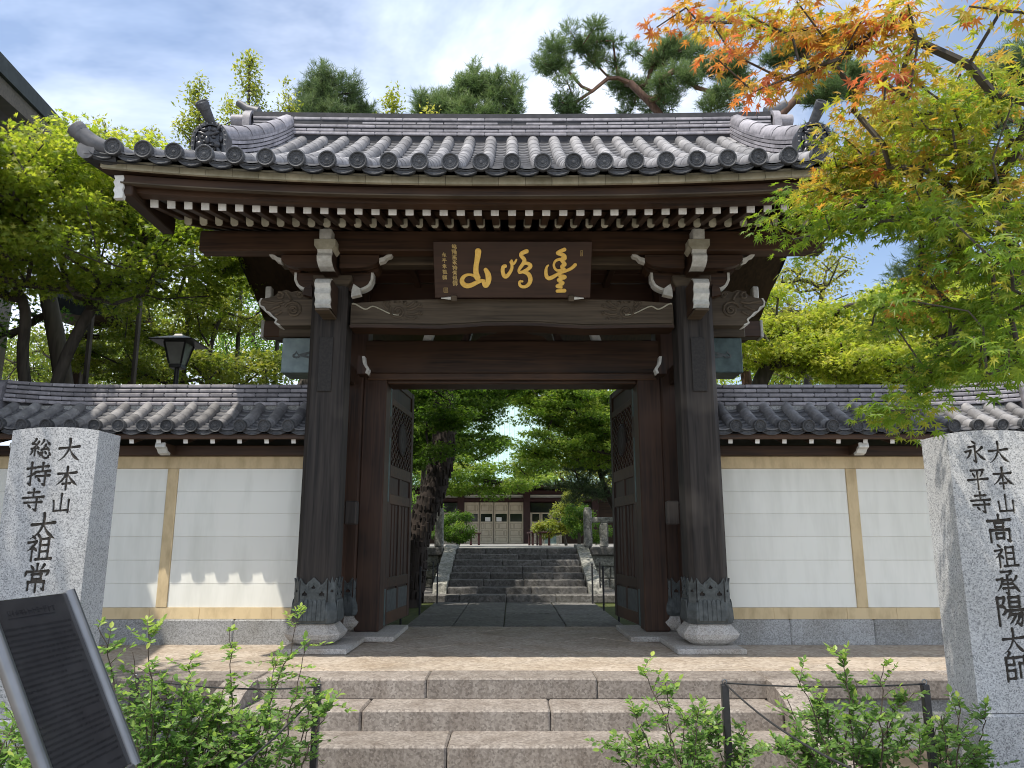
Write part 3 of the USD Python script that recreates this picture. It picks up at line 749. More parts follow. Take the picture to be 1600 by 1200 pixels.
for s in (-1, 1):
    arch = unary_union([Point(0, 6.66).buffer(.19, 12), sbox(-.19, 6.32, .19, 6.66)])
    pl = put(extr(arch, .09), (0, 1, 0), (0, 0, 1), (1, 0, 0), (s * 3.24 - (.09 if s < 0 else 0), RY, 0))
    eo = obj("ridge_end_tile", pl, "tile_ridge", gate, smooth=35)
    obj("bird_perch_tile", tube([(s * 3.2, RY, 6.86), (s * 3.34, RY, 6.90), (s * 3.47, RY, 6.99)], [.065, .055, .045], 10), "tile_pan", eo, smooth=50)
    for z, r in ((6.70, .085), (6.555, .075)):
        obj("roll_tile", tube([(s * 3.24, RY - .05, z), (s * 3.50, RY - .05, z)], r, 12), "tile_ridge", eo, smooth=50)

# ---- descending ridges with demon tiles
def kz(y, s=0):
    t = (ry(1) - y) / (ry(1) - 6.42)       # 0 at the ridge, 1 at the demon tile
    S = (y - EY) / (RY - EY - .03)
    return rz(2.8, S)
for s in (-1, 1):
    X = s * 2.80
    ys = np.linspace(6.50, 8.56, 13)
    core = [hexa([(X + dx, y, kz(y) + z) for dx in (-.085, .085) for y in (a, b) for z in (.0, .30)]) for a, b in zip(ys[:-1], ys[1:])]
    dr = obj("descending_ridge", core, "tile_bed", gate)
    for k in range(5):
        yk = np.linspace(6.50, 8.56, 8) + (.12 if k % 2 else 0); yk[0] = 6.5; yk[-1] = 8.56
        for a, b in zip(yk[:-1], yk[1:]):
            w = .115 - .004 * k; z0 = .075 + k * .046
            m = hexa([(X + dx, y, kz(y) + z) for dx in (-w, w) for y in (a + .002, b - .002) for z in (z0, z0 + .034)])
            obj("ridge_tile", m, "tile_ridge", dr)
    for a, b in zip(ys[:-1:2], ys[2::2]):
        m = half_tube((X, a - .01, kz(a) + .30), (X, b, kz(b) + .30), .10, .095, (0, -.5, .86), (1, 0, 0), 9)
        obj("ridge_cap", m, "tile_ridge", dr, smooth=50)
    for d in (-1, 1):
        for a, b in zip(ys[:-1:2], ys[2::2]):
            obj("barrel_tile", half_tube((X + d * .13, a - .01, kz(a) + .04), (X + d * .13, b, kz(b) + .04), .06, .055, (0, -.5, .86), (1, 0, 0), 7), "tile_grey", dr, smooth=50)
    # demon mask tile
    Y, Z0 = 6.40, kz(6.40) + .02
    arch = unary_union([affinity.scale(Point(0, .24).buffer(.165, 12), 1, .95), sbox(-.165, 0, .165, .24)])
    inner = affinity.scale(arch, .80, .84, origin=(0, .17))
    fr = arch.difference(inner)
    fx = lambda m, y: put(m, (1, 0, 0), (0, 0, 1), (0, -1, 0), (X, y, Z0))
    dm = obj("demon_tile", [fx(extr(arch, .10), Y + .10), fx(extr(fr, .025), Y), fx(extr(inner.buffer(-.006), .006), Y)], "tile_black", gate, smooth=30)
    beads = []
    pr = affinity.scale(arch, .905, .92, origin=(0, .17)).exterior
    for q in np.linspace(.12, .88, 20):
        pt = pr.interpolate(q, normalized=True)
        b_ = trimesh.creation.icosphere(1, radius=.0095); b_.apply_translation((pt.x, pt.y, .026)); beads.append(b_)
    obj("bead_rim", fx(cat_(beads), Y), "tile_grey", dm, smooth=True)
    def ell(x, z, y, a, b, c, rot=0):
        e_ = trimesh.creation.icosphere(2, radius=1.0); e_.vertices *= (a, b, c)
        if rot:
            e_.apply_transform(trimesh.transformations.rotation_matrix(rot, (0, 0, 1)))
        e_.apply_translation((x, z, y)); return e_
    face = [ell(0, .20, .012, .105, .13, .04)]
    for d in (-1, 1):
        face += [ell(d * .05, .255, .045, .055, .017, .022, d * .42), ell(d * .05, .222, .042, .024, .018, .02), ell(d * .078, .155, .032, .035, .036, .03), ell(d * .045, .30, .035, .035, .02, .02, -d * .3),
                 ell(d * .028, .172, .052, .018, .013, .016), ell(d * .052, .092, .05, .008, .022, .009), ell(d * .10, .09, .03, .02, .05, .02, d * .4), ell(d * .085, .33, .03, .014, .04, .014, -d * .5), ell(d * .11, .215, .028, .014, .03, .014)]
    face += [ell(0, .185, .06, .022, .042, .028), ell(0, .135, .05, .07, .012, .02), ell(0, .07, .045, .06, .014, .02), ell(0, .31, .03, .02, .035, .02), ell(0, .04, .03, .045, .025, .02)]
    obj("face", fx(cat_(face), Y), "tile_black", dm, smooth=True)
    obj("mouth", fx(extr(Polygon([(-.05, .085), (.05, .085), (.055, .122), (-.055, .122)]), .047), Y), "ink", dm)
    c = np.array([(X, Y + .05, Z0 + .37), (X - s * -.0 + s * .02, Y - .02, Z0 + .43), (X + s * .045, Y - .12, Z0 + .51)])
    bp = obj("bird_perch_tile", tube(spline(c, 8), np.linspace(.040, .055, 8), 14), "tile_dark", dm, smooth=50)
    obj("end_disc", disc(c[-1] + unit_(c[-1] - c[-2]) * .012, .059, c[-1] - c[-2]), "tile_dark", bp)

# ---- eave boards and rafters
def eave_bar(x0, x1, y0, y1, z0, z1, n=1, up=1.0, c=.0):
    """board along the eave that follows its upward curve"""
    ms = []
    xs_ = np.linspace(x0, x1, n + 1)
    for a, b in zip(xs_[:-1], xs_[1:]):
        ms.append(hexa([(x, y, z + lift(x) * up) for x in (a, b) for y in (y0, y1) for z in (z0, z1)]))
    return cat_(ms)
fb = np.r_[np.linspace(-3.52, 3.52, 32)]
fas = obj("eave_board", eave_bar(-3.55, 3.55, 5.975, 6.10, 4.535, 4.615, 24), "wood_brown_x", gate)
for k in range(31):
    obj("fascia_block", eave_bar(fb[k] + .0018, fb[k + 1] - .0018, 5.94 + rng.uniform(-.002, .002), 5.975, 4.528, 4.606, 2), "fascia_paint", fas)
obj("eave_board", eave_bar(-3.37, 3.37, 6.03, 6.20, 4.458, 4.53, 20, .9), "wood_brown_x", gate)
obj("eave_board", eave_bar(-3.37, 3.37, 6.005, 6.06, 4.446, 4.457, 20, .9), "wood_weathered_x", gate)
obj("eave_board", eave_bar(-3.33, 3.33, 6.12, 6.24, 4.425, 4.470, 20, .8), "wood_brown_x", gate)
soff = obj("soffit", [(np.array([(x, y, z + lift(x) * u) for x in np.linspace(-3.4, 3.4, 21) for y, z, u in ((6.15, 4.49, .8), (6.8, 4.64, .6), (8.6, 5.42, 0))]),
                       np.array([[i * 3 + k, i * 3 + k + 1, i * 3 + k + 4, i * 3 + k + 3] for i in range(20) for k in range(2)]))], "wood_board", gate)
obj("soffit", [(np.array([(x, 2 * RY - y, z) for x in np.linspace(-3.6, 3.6, 5) for y, z in ((6.0, 4.55), (6.8, 4.72), (8.6, 5.6))]),
               np.array([[i * 3 + k, i * 3 + k + 1, i * 3 + k + 4, i * 3 + k + 3] for i in range(4) for k in range(2)]))], "wood_brown_y", gate)
for i in range(-21, 22):
    x = i * .1525
    L = lift(x) * .62
    b = beam((x, 6.30, 4.437 + L), (x, 6.85, 4.56 + L), .066, .068, c=.004)
    r_ = obj("rafter", b, "wood_brown_y", gate)
    e_ = beam((x, 6.288, 4.434 + L), (x, 6.302, 4.437 + L), .072, .074, c=.003)
    obj("rafter_end", e_, "white_bright", r_)
for i in range(-21, 22):
    x = i * .1475
    L = lift(x) * .25
    b = beam((x, 6.76, 4.528 + L), (x, 7.7, 4.86 + L * .5), .064, .082, c=.006)
    r_ = obj("rafter", b, "wood_brown_y", gate)
    pe = Polygon([(-.034, .043), (.034, .043), (.034, -.024), (.018, -.043), (-.018, -.043), (-.034, -.024)])
    e_ = put(extr(pe, .016), (1, 0, 0), (0, -.27, .963), (0, -.963, -.27), (x, 6.766, 4.528 + L))
    obj("rafter_end", e_, "cream_paint", r_)
obj("rafter_rail", eave_bar(-3.2, 3.2, 6.66, 6.80, 4.583, 4.625, 16, .4), "wood_brown_x", gate)
obj("rafter_rail", eave_bar(-3.2, 3.2, 6.62, 6.70, 4.545, 4.60, 16, .4).apply_translation((0, 0, .035)), "wood_brown_x", gate)
for s in (-1, 1):
    # barge boards at the gable, front half and rear half
    def verge(sg, top):
        S = np.linspace(.09 if sg > 0 else .03, 1, 14)
        y = np.array([ry(a) if sg > 0 else 2 * RY - ry(a) for a in S])
        z = np.array([rz(2.9, a) + lift(3.4) * .9 * (1 - a) - .10 for a in S])
        return y, z
    for sg in (1, -1):
        y, z = verge(sg, 0)
        ms = []
        xo = s * 3.44 if sg > 0 else s * 3.58
        h0, h1 = (.21, .34)
        hh = np.linspace(h0, h1, 14)
        for a in range(13):
            ms.append(hexa([(x, yy, zz) for x in sorted((xo, xo - s * .07)) for yy, zt, zb in (((y[a], z[a], z[a] - hh[a]), (y[a + 1], z[a + 1], z[a + 1] - hh[a + 1])) if sg > 0 else ((y[a + 1], z[a + 1], z[a + 1] - hh[a + 1]), (y[a], z[a], z[a] - hh[a]))) for zz in (zb, zt)]))
        bb = obj("barge_board", ms, "wood_brown_y", gate)
        yy, zz, h_ = y[0], z[0], h0
        fx_ = [(yy - .02 * sg, zz + .01), (yy - .05 * sg, zz - .05), (yy - .02 * sg, zz - .09), (yy - .015 * sg, zz - .16), (yy + .02 * sg, zz - h_ - .015)]
        obj("painted_end", yz(Polygon(fx_ + [(a + .05 * sg, b) for a, b in fx_[::-1]]).buffer(0), xo - .085 if s > 0 else xo - .015, xo + .015 if s > 0 else xo + .085), "white_paint", bb)
    # carved and whitened front end of the barge board
    lz_ = lift(3.4)
    wv = [(0, 4.50), (.012, 4.47), (.0, 4.44), (.018, 4.40), (.006, 4.365), (.022, 4.33), (.016, 4.29)]
    we = Polygon([(s * (3.435 - a), z + lz_) for a, z in wv] + [(s * (3.355 - a * .6), z + lz_ + .004) for a, z in wv[::-1]])
    be = obj("barge_end", cbox(*sorted((s * 3.28, s * 3.40)), 6.045, 6.9, 4.33 + lz_, 4.49 + lz_, .01), "wood_brown_y", gate)
    obj("painted_end", xz(we.buffer(0), 6.02, 6.07), "white_bright", be)
    # purlin ends carrying the gable
    for y, z in ((8.55, 5.3), (10.2, 4.365)):
        obj("purlin_end", cbox(*sorted((s * 2.9, s * 3.36)), y, y + .2, z + .02, z + .2, .01), "wood_brown_x", gate)
    obj("gable_wall", yz(Polygon([(7.6, 4.6), (9.7, 4.6), (8.65, 5.6)]), s * 2.0 - .02, s * 2.0 + .02), "wood_board", gate)
    obj("rear_purlin", cbox(*sorted((s * 1.9, s * 3.3)), 9.66, 9.84, 4.2, 4.42, .01), "wood_brown_x", gate)
    for y, z in ((9.75, 4.3),):
        obj("painted_end", cbox(*sorted((s * 3.29, s * 3.33)), 9.65, 9.85, 4.19, 4.43, .008), "white_paint", gate)
    obj("beam_nose", cbox(*sorted((s * 2.84, s * 2.91)), 8.5, 8.6, 4.34, 4.5, .01), "white_paint", gate)

# ---- doors, swung inwards
def door(s):
    h = np.array([s * 1.475, 8.84]); e_ = np.array([s * 1.36, 10.12])
    d = (e_ - h) / np.linalg.norm(e_ - h); n = np.array([-d[1], d[0]])
    if n[0] * s > 0: n = -n
    W = np.linalg.norm(e_ - h)
    X = (d[0], d[1], 0); N = (n[0], n[1], 0)
    z0, z1 = P + .075, 3.50
    T = lambda m: put(m, X, (0, 0, 1), N, (h[0], h[1], 0))
    L = lambda u0, u1, a, b, t0=-.02, t1=.03, c=.006: T(cbox(u0, u1, a, b, t0, t1, c))
    dr = obj("door", T(cbox(.01, W - .01, z0 + .01, z1 - .01, -.012, .012, .003)), "wood_brown_z", gate)
    for u0, u1 in ((0, .12), (W - .12, W), (W / 2 - .05, W / 2 + .05)):
        if u0 == W / 2 - .05:
            obj("stile", L(u0, u1, z0 + .05, 2.36, -.02, .028), "wood_brown_z", dr)
        else:
            obj("stile", L(u0, u1, z0, z1, -.02, .032), "wood_brown_z", dr)
    for a, b in ((z0, z0 + .14), (1.02, 1.14), (1.98, 2.10), (2.30, 2.44), (3.16, 3.24), (3.42, 3.5)):
        obj("rail", L(.12, W - .12, a, b, -.018, .030), "wood_brown_x", dr)
    for u in (.30, .45, .82, .97):
        obj("batten", L(u - .018, u + .018, 1.14, 1.98, -.012, .022), "wood_brown_z", dr)
    # lattice panel and its round crest
    lat = []
    for k in np.linspace(-1, 1.6, 20):
        for q in (1, -1):
            u = np.array([.12, W - .12]); zz = 2.44 + .36 + (k * .72 - .2) + q * (u - W / 2) * .7
            ln = LineString(list(zip(u, zz))).intersection(sbox(.12, 2.44, W - .12, 3.16))
            if ln.length > .05 and ln.geom_type == "LineString":
                (ua, za), (ub, zb) = ln.coords[0], ln.coords[-1]
                lat.append(T(extr(ln.buffer(.009, cap_style=2), .012).apply_translation((0, 0, .012 + (.004 if q > 0 else 0)))))
    obj("lattice", lat, "wood_brown_z", dr)
    cr = revolve([(.20, 0), (.205, .02), (.185, .03), (.16, .02), (.12, .028), (.05, .022), (.001, .03)], 28)
    obj("crest", put(cr, X, (0, 0, 1), N, (h[0] + d[0] * W / 2 + n[0] * .02, h[1] + d[1] * W / 2 + n[1] * .02, 2.80)), "wood_weathered_z", dr)
    for a, b in ((z0 + .0, 1.02), (2.0, 2.75), (3.0, 3.5)):
        obj("metal_strap", L(-.004, .05, a, b, -.024, .036, .004), "verdigris_dark", dr)
    obj("metal_strap", L(.05, W - .02, z0 - .003, z0 + .38, .012, .026, .004), "bronze", dr)
for s in (-1, 1):
    door(s)

# ------------------------------------------------------------------ plaster walls with tiled roofs
WY = 7.90            # face of the walls
def wall(s, label):
    w = thing("plaster_wall", (s * 3.9, WY, P), label, "wall")
    xa, xb = 2.04, 5.46
    span = lambda a, b: tuple(sorted((s * a, s * b)))
    core = obj("core", bx(*span(xa, xb + .05), WY + .02, WY + .42, P + .24, 2.46), "plaster_tan", w)
    # base stones
    xs = np.array([xa, 2.78, 3.62, 4.45, xb + .08])
    for a, b in zip(xs[:-1], xs[1:]):
        obj("base_stone", cbox(*span(a + .002, b - .002), WY - .03, WY + .45, P - .01, .785 + rng.uniform(-.002, .002), .012), "granite_wall", w)
    e = xa
    while e < xb - .05:
        e2 = min(xb, e + rng.uniform(.32, .8))
        obj("sill_band", cbox(*span(e + .0012, e2 - .0012), WY - .012 + rng.uniform(-.0015, .0015), WY + .02, .787, .897, .002), "plaster_tan", w)
        e = e2
    obj("top_band", cbox(*span(xa, xb), WY - .012, WY + .02, 2.295, 2.42, .004), "plaster_tan", w)
    posts = (3.53, 5.02)
    for p in posts:
        obj("wall_post", cbox(*span(p - .055, p + .055), WY - .014, WY + .02, .899, 2.293, .004), "plaster_tan", w)
    edges = [xa, posts[0] - .055, posts[0] + .055, posts[1] - .055, posts[1] + .055, xb]
    for a, b in zip(edges[::2], edges[1::2]):
        zs = np.linspace(.899, 2.293, 7)
        for k in range(6):
            obj("plaster_board", cbox(*span(a + .002, b - .002), WY + rng.uniform(-.001, .001), WY + .03, zs[k] + .001, zs[k + 1] - .001, .0014), "plaster_white", w)
    # timber under the eave
    obj("wall_plate", cbox(*span(xa, xb), WY - .06, WY + .02, 2.425, 2.53, .006), "wood_brown_x", w)
    obj("eave_board", cbox(*span(xa, xb + .1), WY - .385, WY - .35, 2.555, 2.612, .005), "wood_brown_x", w)
    obj("soffit", hexa([(x, y, z + o) for x in span(xa, xb + .1) for y, z in ((WY - .37, 2.585), (WY + .02, 2.70)) for o in (0, .02)]), "wood_brown_x", w)
    for k in range(13):
        x = 2.20 + k * .272
        if x > xb: break
        r_ = obj("rafter", beam((s * x, WY - .33, 2.54), (s * x, WY, 2.64), .042, .045, c=.003), "wood_brown_y", w)
        obj("rafter_end", beam((s * x, WY - .338, 2.538), (s * x, WY - .329, 2.5405), .044, .047, c=.002), "white_bright", r_)
    for x in (3.55, 5.02):
        q = [(WY - .06, 2.525), (WY - .30, 2.525), (WY - .31, 2.49), (WY - .27, 2.475), (WY - .235, 2.44), (WY - .18, 2.425), (WY - .06, 2.425)]
        b_ = obj("bracket", yz(Polygon(q), s * x - .045, s * x + .045), "wood_brown_y", w)
        obj("painted_end", yz(LineString(q[1:6]).buffer(.012, cap_style=2), s * x - .048, s * x + .048), "white_paint", b_)
    # roof
    R0, R1 = WY - .41, 8.10
    zf = lambda x, t: 2.632 + .20 * t + .135 * t * t + .06 * max(0, (abs(x) - 4.6) / 1.0) ** 2 * (1 - t)
    yf = lambda t: R0 + t * (R1 - R0)
    d = []
    for xq in np.linspace(xa, xb + .12, 9)[:-1]:
        pass
    X = np.linspace(xa, xb + .15, 9); S = np.linspace(0, 1, 6)
    i = np.arange(54).reshape(6, 9)
    f = np.stack([i[:-1, :-1], i[:-1, 1:], i[1:, 1:], i[1:, :-1]], -1).reshape(-1, 4)
    for o in (-.004, -.03):
        d.append((np.array([(s * x, yf(t), zf(x, t) + o) for t in S for x in X]), f))
        d.append((np.array([(s * x, 2 * 8.15 - yf(t), zf(x, t) + o) for t in S for x in X]), f))
    rf = obj("tile_roof", d, "tile_bed", w)
    pt = .2417
    n = int((xb + .1 - 2.16) / pt) + 1
    cols = [2.235 + k * pt for k in range(n)]
    for x in cols:
        for m in column_tiles(s * x, zf, yf, 4, .060):
            obj("barrel_tile", m, "tile_grey", rf, smooth=50)
        obj("eave_disc", disc((s * x, R0 - .026, zf(x, 0) + .050), .065, (0, -1, -.1)), "tile_dark", rf)
    for x in [2.235 - pt] + cols[:-1]:
        obj("eave_pan", pan_lip(s * (x + pt / 2), pt - .06, R0 + .005, zf(x, 0) + .028, h=.04, sag=.028), "tile_dark", rf, smooth=35)
    obj("pan_tiles", pans(zf, yf, [s * (x + pt / 2) for x in [2.235 - pt] + cols[:-1]], 7, .205), "tile_pan", rf, smooth=30, kind="stuff")
    obj("rear_tiles", [half_tube((s * x, 2 * 8.15 - yf(0), zf(x, 0)), (s * x, 2 * 8.15 - yf(1), zf(x, 1)), .06, .055, (0, .4, .9), (1, 0, 0), 5) for x in cols], "tile_grey", rf, kind="stuff")
    rd = lambda x: .05 * max(0, (abs(x) - 4.3) / 1.2) ** 2
    rg_ = obj("ridge", [hexa([(x, y, z + rd(x)) for x in span(a, b) for y in (8.05, 8.25) for z in (2.94, 3.205)]) for a, b in zip(np.linspace(xa, xb, 7)[:-1], np.linspace(xa, xb, 7)[1:])], "tile_bed", w)
    for k in range(5):
        e = np.linspace(xa, xb + .04, 15) + (.12 if k % 2 else 0); e[0] = xa; e[-1] = xb + .04
        dd = .13 - .006 * k + .012 * (k == 0)
        z0 = 2.985 + k * .05
        for a, b in zip(e[:-1], e[1:]):
            u, v = span(a, b)
            obj("ridge_tile", rbar(u, v, 8.15 - dd + rng.uniform(-.002, .002), 8.15 + dd, z0, z0 + .036, rd), "tile_ridge", rg_)
    obj("mortar_strip", bx(*span(xa, xb), 8.03, 8.27, 2.93, 2.984), "granite_wall", rg_)
    arch = unary_union([Point(0, 3.14).buffer(.15, 10), sbox(-.15, 2.86, .15, 3.14)])
    eo = obj("ridge_end_tile", put(extr(arch, .10), (0, 1, 0), (0, 0, 1), (1, 0, 0), (s * (xb + .05) - (.1 if s < 0 else 0), 8.15, 0)), "tile_ridge", w, smooth=35)
    obj("roll_tile", tube([(s * (xb + .1), 8.1, 3.16), (s * (xb + .24), 8.1, 3.2)], .06, 10), "tile_grey", eo, smooth=50)
    # lower return of the roof beyond the end
    for k in range(3):
        x = xb + .22 + k * .22
        obj("barrel_tile", tube([(s * (x + .35), R0 + .1, 2.55 - k * .03), (s * x, 8.0, 2.95 - k * .02)], .062, 10), "tile_grey", rf, smooth=50)
    obj("corner_roof", hexa([(x, y, z + o) for x, dz in zip(span(xb + .1, xb + 1.3), (0, -.25) if s > 0 else (-.25, 0)) for y, z in ((R0, 2.58 + dz), (8.2, 2.98 + dz)) for o in (-.05, 0)]), "tile_bed", rf)
    obj("corner_wall", bx(*span(xb + .15, xb + 1.2), WY + .02, WY + .4, P, 2.45), "plaster_tan", w)
    return w
wall(-1, "white panelled plaster wall with tiled roof left of the gate, sun patches along its foot")
wall(1, "white panelled plaster wall with tiled roof right of the gate, in shade")

# ------------------------------------------------------------------ brush lettering (strokes on a 100 x 100 grid, y down)
W_ = {"h": (11, 8, 8, 12), "s": (12, 9, 9, 10), "p": (12, 10, 8, 3), "n": (4, 8, 14, 3), "d": (5, 12, 9), "z": (11, 9, 10, 9)}
G = {
 "dai": "h 10 44 50 40 90 35;p 50 5 50 40 37 70 10 95;n 52 42 68 72 95 92",
 "hon": "h 12 32 50 30 88 26;s 50 4 50 97;p 47 32 32 58 8 80;n 53 32 70 58 96 80;h 35 74 65 71",
 "yama": "s 50 8 50 84;z 15 40 18 62 18 86;h 18 86 50 84 85 82;s 85 36 85 92",
 "tai": "h 10 44 50 40 90 35;p 50 5 50 40 37 70 10 92;n 52 42 68 70 95 90;d 34 72 46 90",
 "ei": "d 40 3 56 14;h 26 30 52 26;s 52 26 52 92;p 52 92 46 90 40 84;h 10 50 34 45;p 34 45 26 64 10 82;p 84 30 70 42 56 50;n 55 44 70 66 96 86",
 "hei": "h 22 14 78 11;d 28 24 38 42;p 74 20 68 32 60 42;h 6 57 50 53 94 50;s 50 14 50 98",
 "ji": "h 26 17 74 14;s 50 2 50 36;h 6 40 50 37 94 34;h 14 60 88 56;s 66 44 66 92;p 66 92 60 90 53 84;d 30 68 42 80",
 "sou": "p 27 4 22 14 12 24;p 12 24 22 26 30 28;p 40 16 28 34 10 48;h 10 48 40 44;d 34 36 42 50;s 26 48 26 78;p 14 58 12 66 5 76;d 38 58 46 72;p 62 8 58 20 48 32;n 74 8 82 20 94 32;p 72 30 66 42 55 52;h 55 52 84 47;d 78 38 89 55;p 53 66 52 76 47 86;z 60 64 64 84 78 90 88 86;p 88 86 88 80 86 76;d 70 58 78 70;d 89 62 97 76",
 "mochi": "h 6 28 37 24;s 22 4 22 92;p 22 92 17 90 11 84;p 38 46 24 54 5 62;h 47 21 89 17;s 67 5 67 38;h 40 41 97 36;h 42 59 97 54;s 80 46 80 93;p 80 93 74 91 68 86;d 51 66 61 78",
 "so": "d 19 2 31 13;h 6 29 37 24;p 37 24 24 44 5 60;s 23 44 23 96;d 28 46 39 58;s 52 14 52 88;h 52 15 84 12;s 84 12 84 88;h 52 38 84 36;h 52 62 84 60;h 40 91 98 87",
 "jou": "s 50 1 50 22;d 26 6 37 20;p 75 3 70 12 62 20;d 13 26 8 42;h 12 29 50 27 92 25;p 92 25 90 34 83 42;s 34 38 35 56;h 34 38 68 36;s 68 36 66 56;h 35 56 67 54;s 22 66 22 93;h 22 66 80 63;s 80 63 80 92;p 80 92 75 90 70 86;s 50 56 50 100",
 "kou": "s 50 1 50 17;h 8 23 50 20 92 17;s 34 30 35 46;h 34 30 66 28;s 66 28 65 46;h 35 46 65 44;s 15 56 15 98;h 15 57 50 55 85 53;s 85 53 85 95;p 85 95 79 93 73 88;s 36 68 37 86;h 36 68 64 66;s 64 66 63 86;h 37 86 63 84",
 "shou": "h 28 11 68 8;p 68 8 62 18 51 25;s 50 25 50 94;p 50 94 44 92 38 86;h 36 43 64 40;h 34 57 66 54;h 30 73 70 70;h 9 41 30 37;p 30 37 24 60 6 84;p 86 28 78 40 67 48;n 66 40 78 66 97 88",
 "you": "s 10 7 10 97;h 10 9 33 6;p 33 6 30 22 20 34;p 20 34 34 42 34 52;p 34 52 28 60 20 62;s 50 5 50 36;h 50 6 84 3;s 84 3 84 36;h 50 21 84 19;h 50 37 84 35;h 40 49 98 45;p 53 50 48 62 36 76;h 47 62 90 57;s 90 57 88 80 82 95;p 82 95 77 93 71 88;p 67 61 58 78 43 92;p 81 60 74 80 59 96",
 "shi": "p 25 1 21 8 13 17;s 10 18 10 93;h 10 19 37 16;s 37 16 37 40;h 10 41 37 39;h 10 60 38 57;s 38 57 38 84;h 10 86 38 83;h 47 15 97 11;s 56 34 56 80;h 56 35 90 32;s 90 32 90 75;p 90 75 86 73 81 69;s 73 12 73 99"}
def glyph(name, size, cx=0, cy=0, bold=1.0):
    """2-D polygon of one character, size metres, centred; y up"""
    out = []
    for st_ in G[name].split(";"):
        k = st_[0]; v = np.array(list(map(float, st_.split()[1:]))).reshape(-1, 2)
        out.append(brush(v, np.array(W_[k]) * bold, 8))
    g = unary_union(out)
    g = affinity.translate(g, -50, -50)
    return affinity.translate(affinity.scale(g, size / 100, -size / 100, origin=(0, 0)), cx, cy)

# ------------------------------------------------------------------ the two inscribed stones
import manifold3d as m3
def mani(t):
    return m3.Manifold(m3.Mesh(np.asarray(t.vertices, np.float32), np.asarray(t.faces, np.uint32)))
def stone(label, x0, x1, y0, y1, ztop, zseam, chars):
    s = thing("inscribed_stone", ((x0 + x1) / 2, (y0 + y1) / 2, 0), label, "stone pillar", "pair of inscribed stones flanking the steps")
    hx, hy = (x1 - x0) / 2, (y1 - y0) / 2
    cx, cy = (x0 + x1) / 2, (y0 + y1) / 2
    n = 13
    u = np.linspace(-1, 1, n)
    top = [(cx + a * hx, ztop - .022 * a * a) for a in u]
    body = yz(sbox(0, 0, .1, .1), 0, .1)
    fp = Polygon([(x0, zseam + .004), (x1, zseam + .004)] + [(x, z) for x, z in top[::-1]])
    body = xz(fp, y0, y1)
    body.merge_vertices()
    g = unary_union([affinity.translate(glyph(c, sz, bold=1.14), gx, gz) for c, sz, gx, gz in chars])
    cut = xz(g.simplify(.0006), y0 - .05, y0 + .012); cut.merge_vertices()
    A = mani(body)
    for piece in getattr(g, "geoms", [g]):
        c_ = xz(piece.simplify(.0005), y0 - .05, y0 + .012); c_.merge_vertices()
        A = A - mani(c_)
    sh = obj("shaft", A, "granite_light", s)
    obj("inscription", xz(g.buffer(.0008), y0 + .0085, y0 + .013), "carved_ink", sh)
    obj("base_block", cbox(x0 - .015, x1 + .015, y0 - .02, y1 + .02, -.03, zseam, .012), "granite_base" if False else "granite_light", s)
    return s
E_ = EYE; CP, SP = math.cos(math.radians(PITCH)), math.sin(math.radians(PITCH))
def on_y(px, py, y):
    """photo pixel to (x, z) on the plane at depth y (used once, to read positions off the photograph)"""
    a, b = px - 800, 600 - py
    t = y / (1180 * CP - b * SP)
    return a * t, E_ + (1180 * SP + b * CP) * t
Lc = [("dai", .150, 108, 703), ("hon", .145, 104, 747), ("yama", .130, 95, 786), ("sou", .135, 63, 702), ("mochi", .150, 59, 741), ("ji", .140, 51, 782),
      ("tai", .170, 67, 823), ("so", .155, 61, 857), ("jou", .160, 56, 903)]
stone("pale granite pillar with lettering standing behind the black sign on the left", -3.065, -2.535, 4.6, 4.86, 2.243, .56,
      [(c, z, *on_y(x, y, 4.6)) for c, z, x, y in Lc])
Rc = [("dai", .135, 1560, 707), ("hon", .130, 1567, 747), ("yama", .120, 1572, 787), ("ei", .135, 1523, 706), ("hei", .130, 1528, 748), ("ji", .125, 1533, 786),
      ("kou", .155, 1562, 826), ("so", .135, 1572, 869), ("shou", .145, 1575, 910), ("you", .165, 1579, 955), ("dai", .145, 1584, 1002), ("shi", .160, 1592, 1044)]
stone("tall grey granite pillar with lettering, dappled by maple shade at the right edge", 2.55, 3.10, 4.4, 4.68, 2.195, .632,
      [(c, z, *on_y(x, y, 4.4)) for c, z, x, y in Rc])

# ------------------------------------------------------------------ name board of the gate
pb = thing("name_board", (0, 7.33, 3.98), "dark wooden name board with three large gold characters above the gateway", "plaque")
za, zb = 3.985, 4.545
tilt = .56
X = (1, 0, 0); Yv = (0, -math.sin(tilt), math.cos(tilt)); N = (0, -math.cos(tilt), -math.sin(tilt))
bw, bh = 1.59, .575
O = (.006, 7.415, 4.005)
TB = lambda m: put(m, X, Yv, N, O)
obj("board", TB(cbox(-bw / 2, bw / 2, 0, bh, -.025, .02, .004)), "wood_board", pb)
k_ = bw / 1555.0     # crop pixels to metres
def gp(pts):
    return [((x - 778) * k_, (625 - y) * k_ + .012) for x, y in pts]
def goldchar(strokes):
    g = unary_union([brush(gp(p), np.array(w) * k_, 22) for p, w in strokes])
    lo = extr(g, .012); lo.apply_translation((0, 0, .0195))
    ms = [lo]
    for d, t in ((.006, .017), (.011, .021)):
        b = g.buffer(-d)
        if not b.is_empty:
            m = extr(b, t - .012 + .002); m.apply_translation((0, 0, .030)); ms.append(m)
    return TB(cat_(ms))
obj("gold_character", goldchar([([(440, 170), (428, 260), (415, 360), (430, 430)], (62, 50, 50, 60)), ([(405, 420), (345, 400), (290, 425), (275, 470), (305, 508), (400, 490), (490, 462)], (26, 24, 40, 50, 46, 40, 32)), ([(512, 352), (535, 400), (532, 480), (515, 510), (485, 470)], (40, 56, 56, 46, 30))]), "gold", pb)
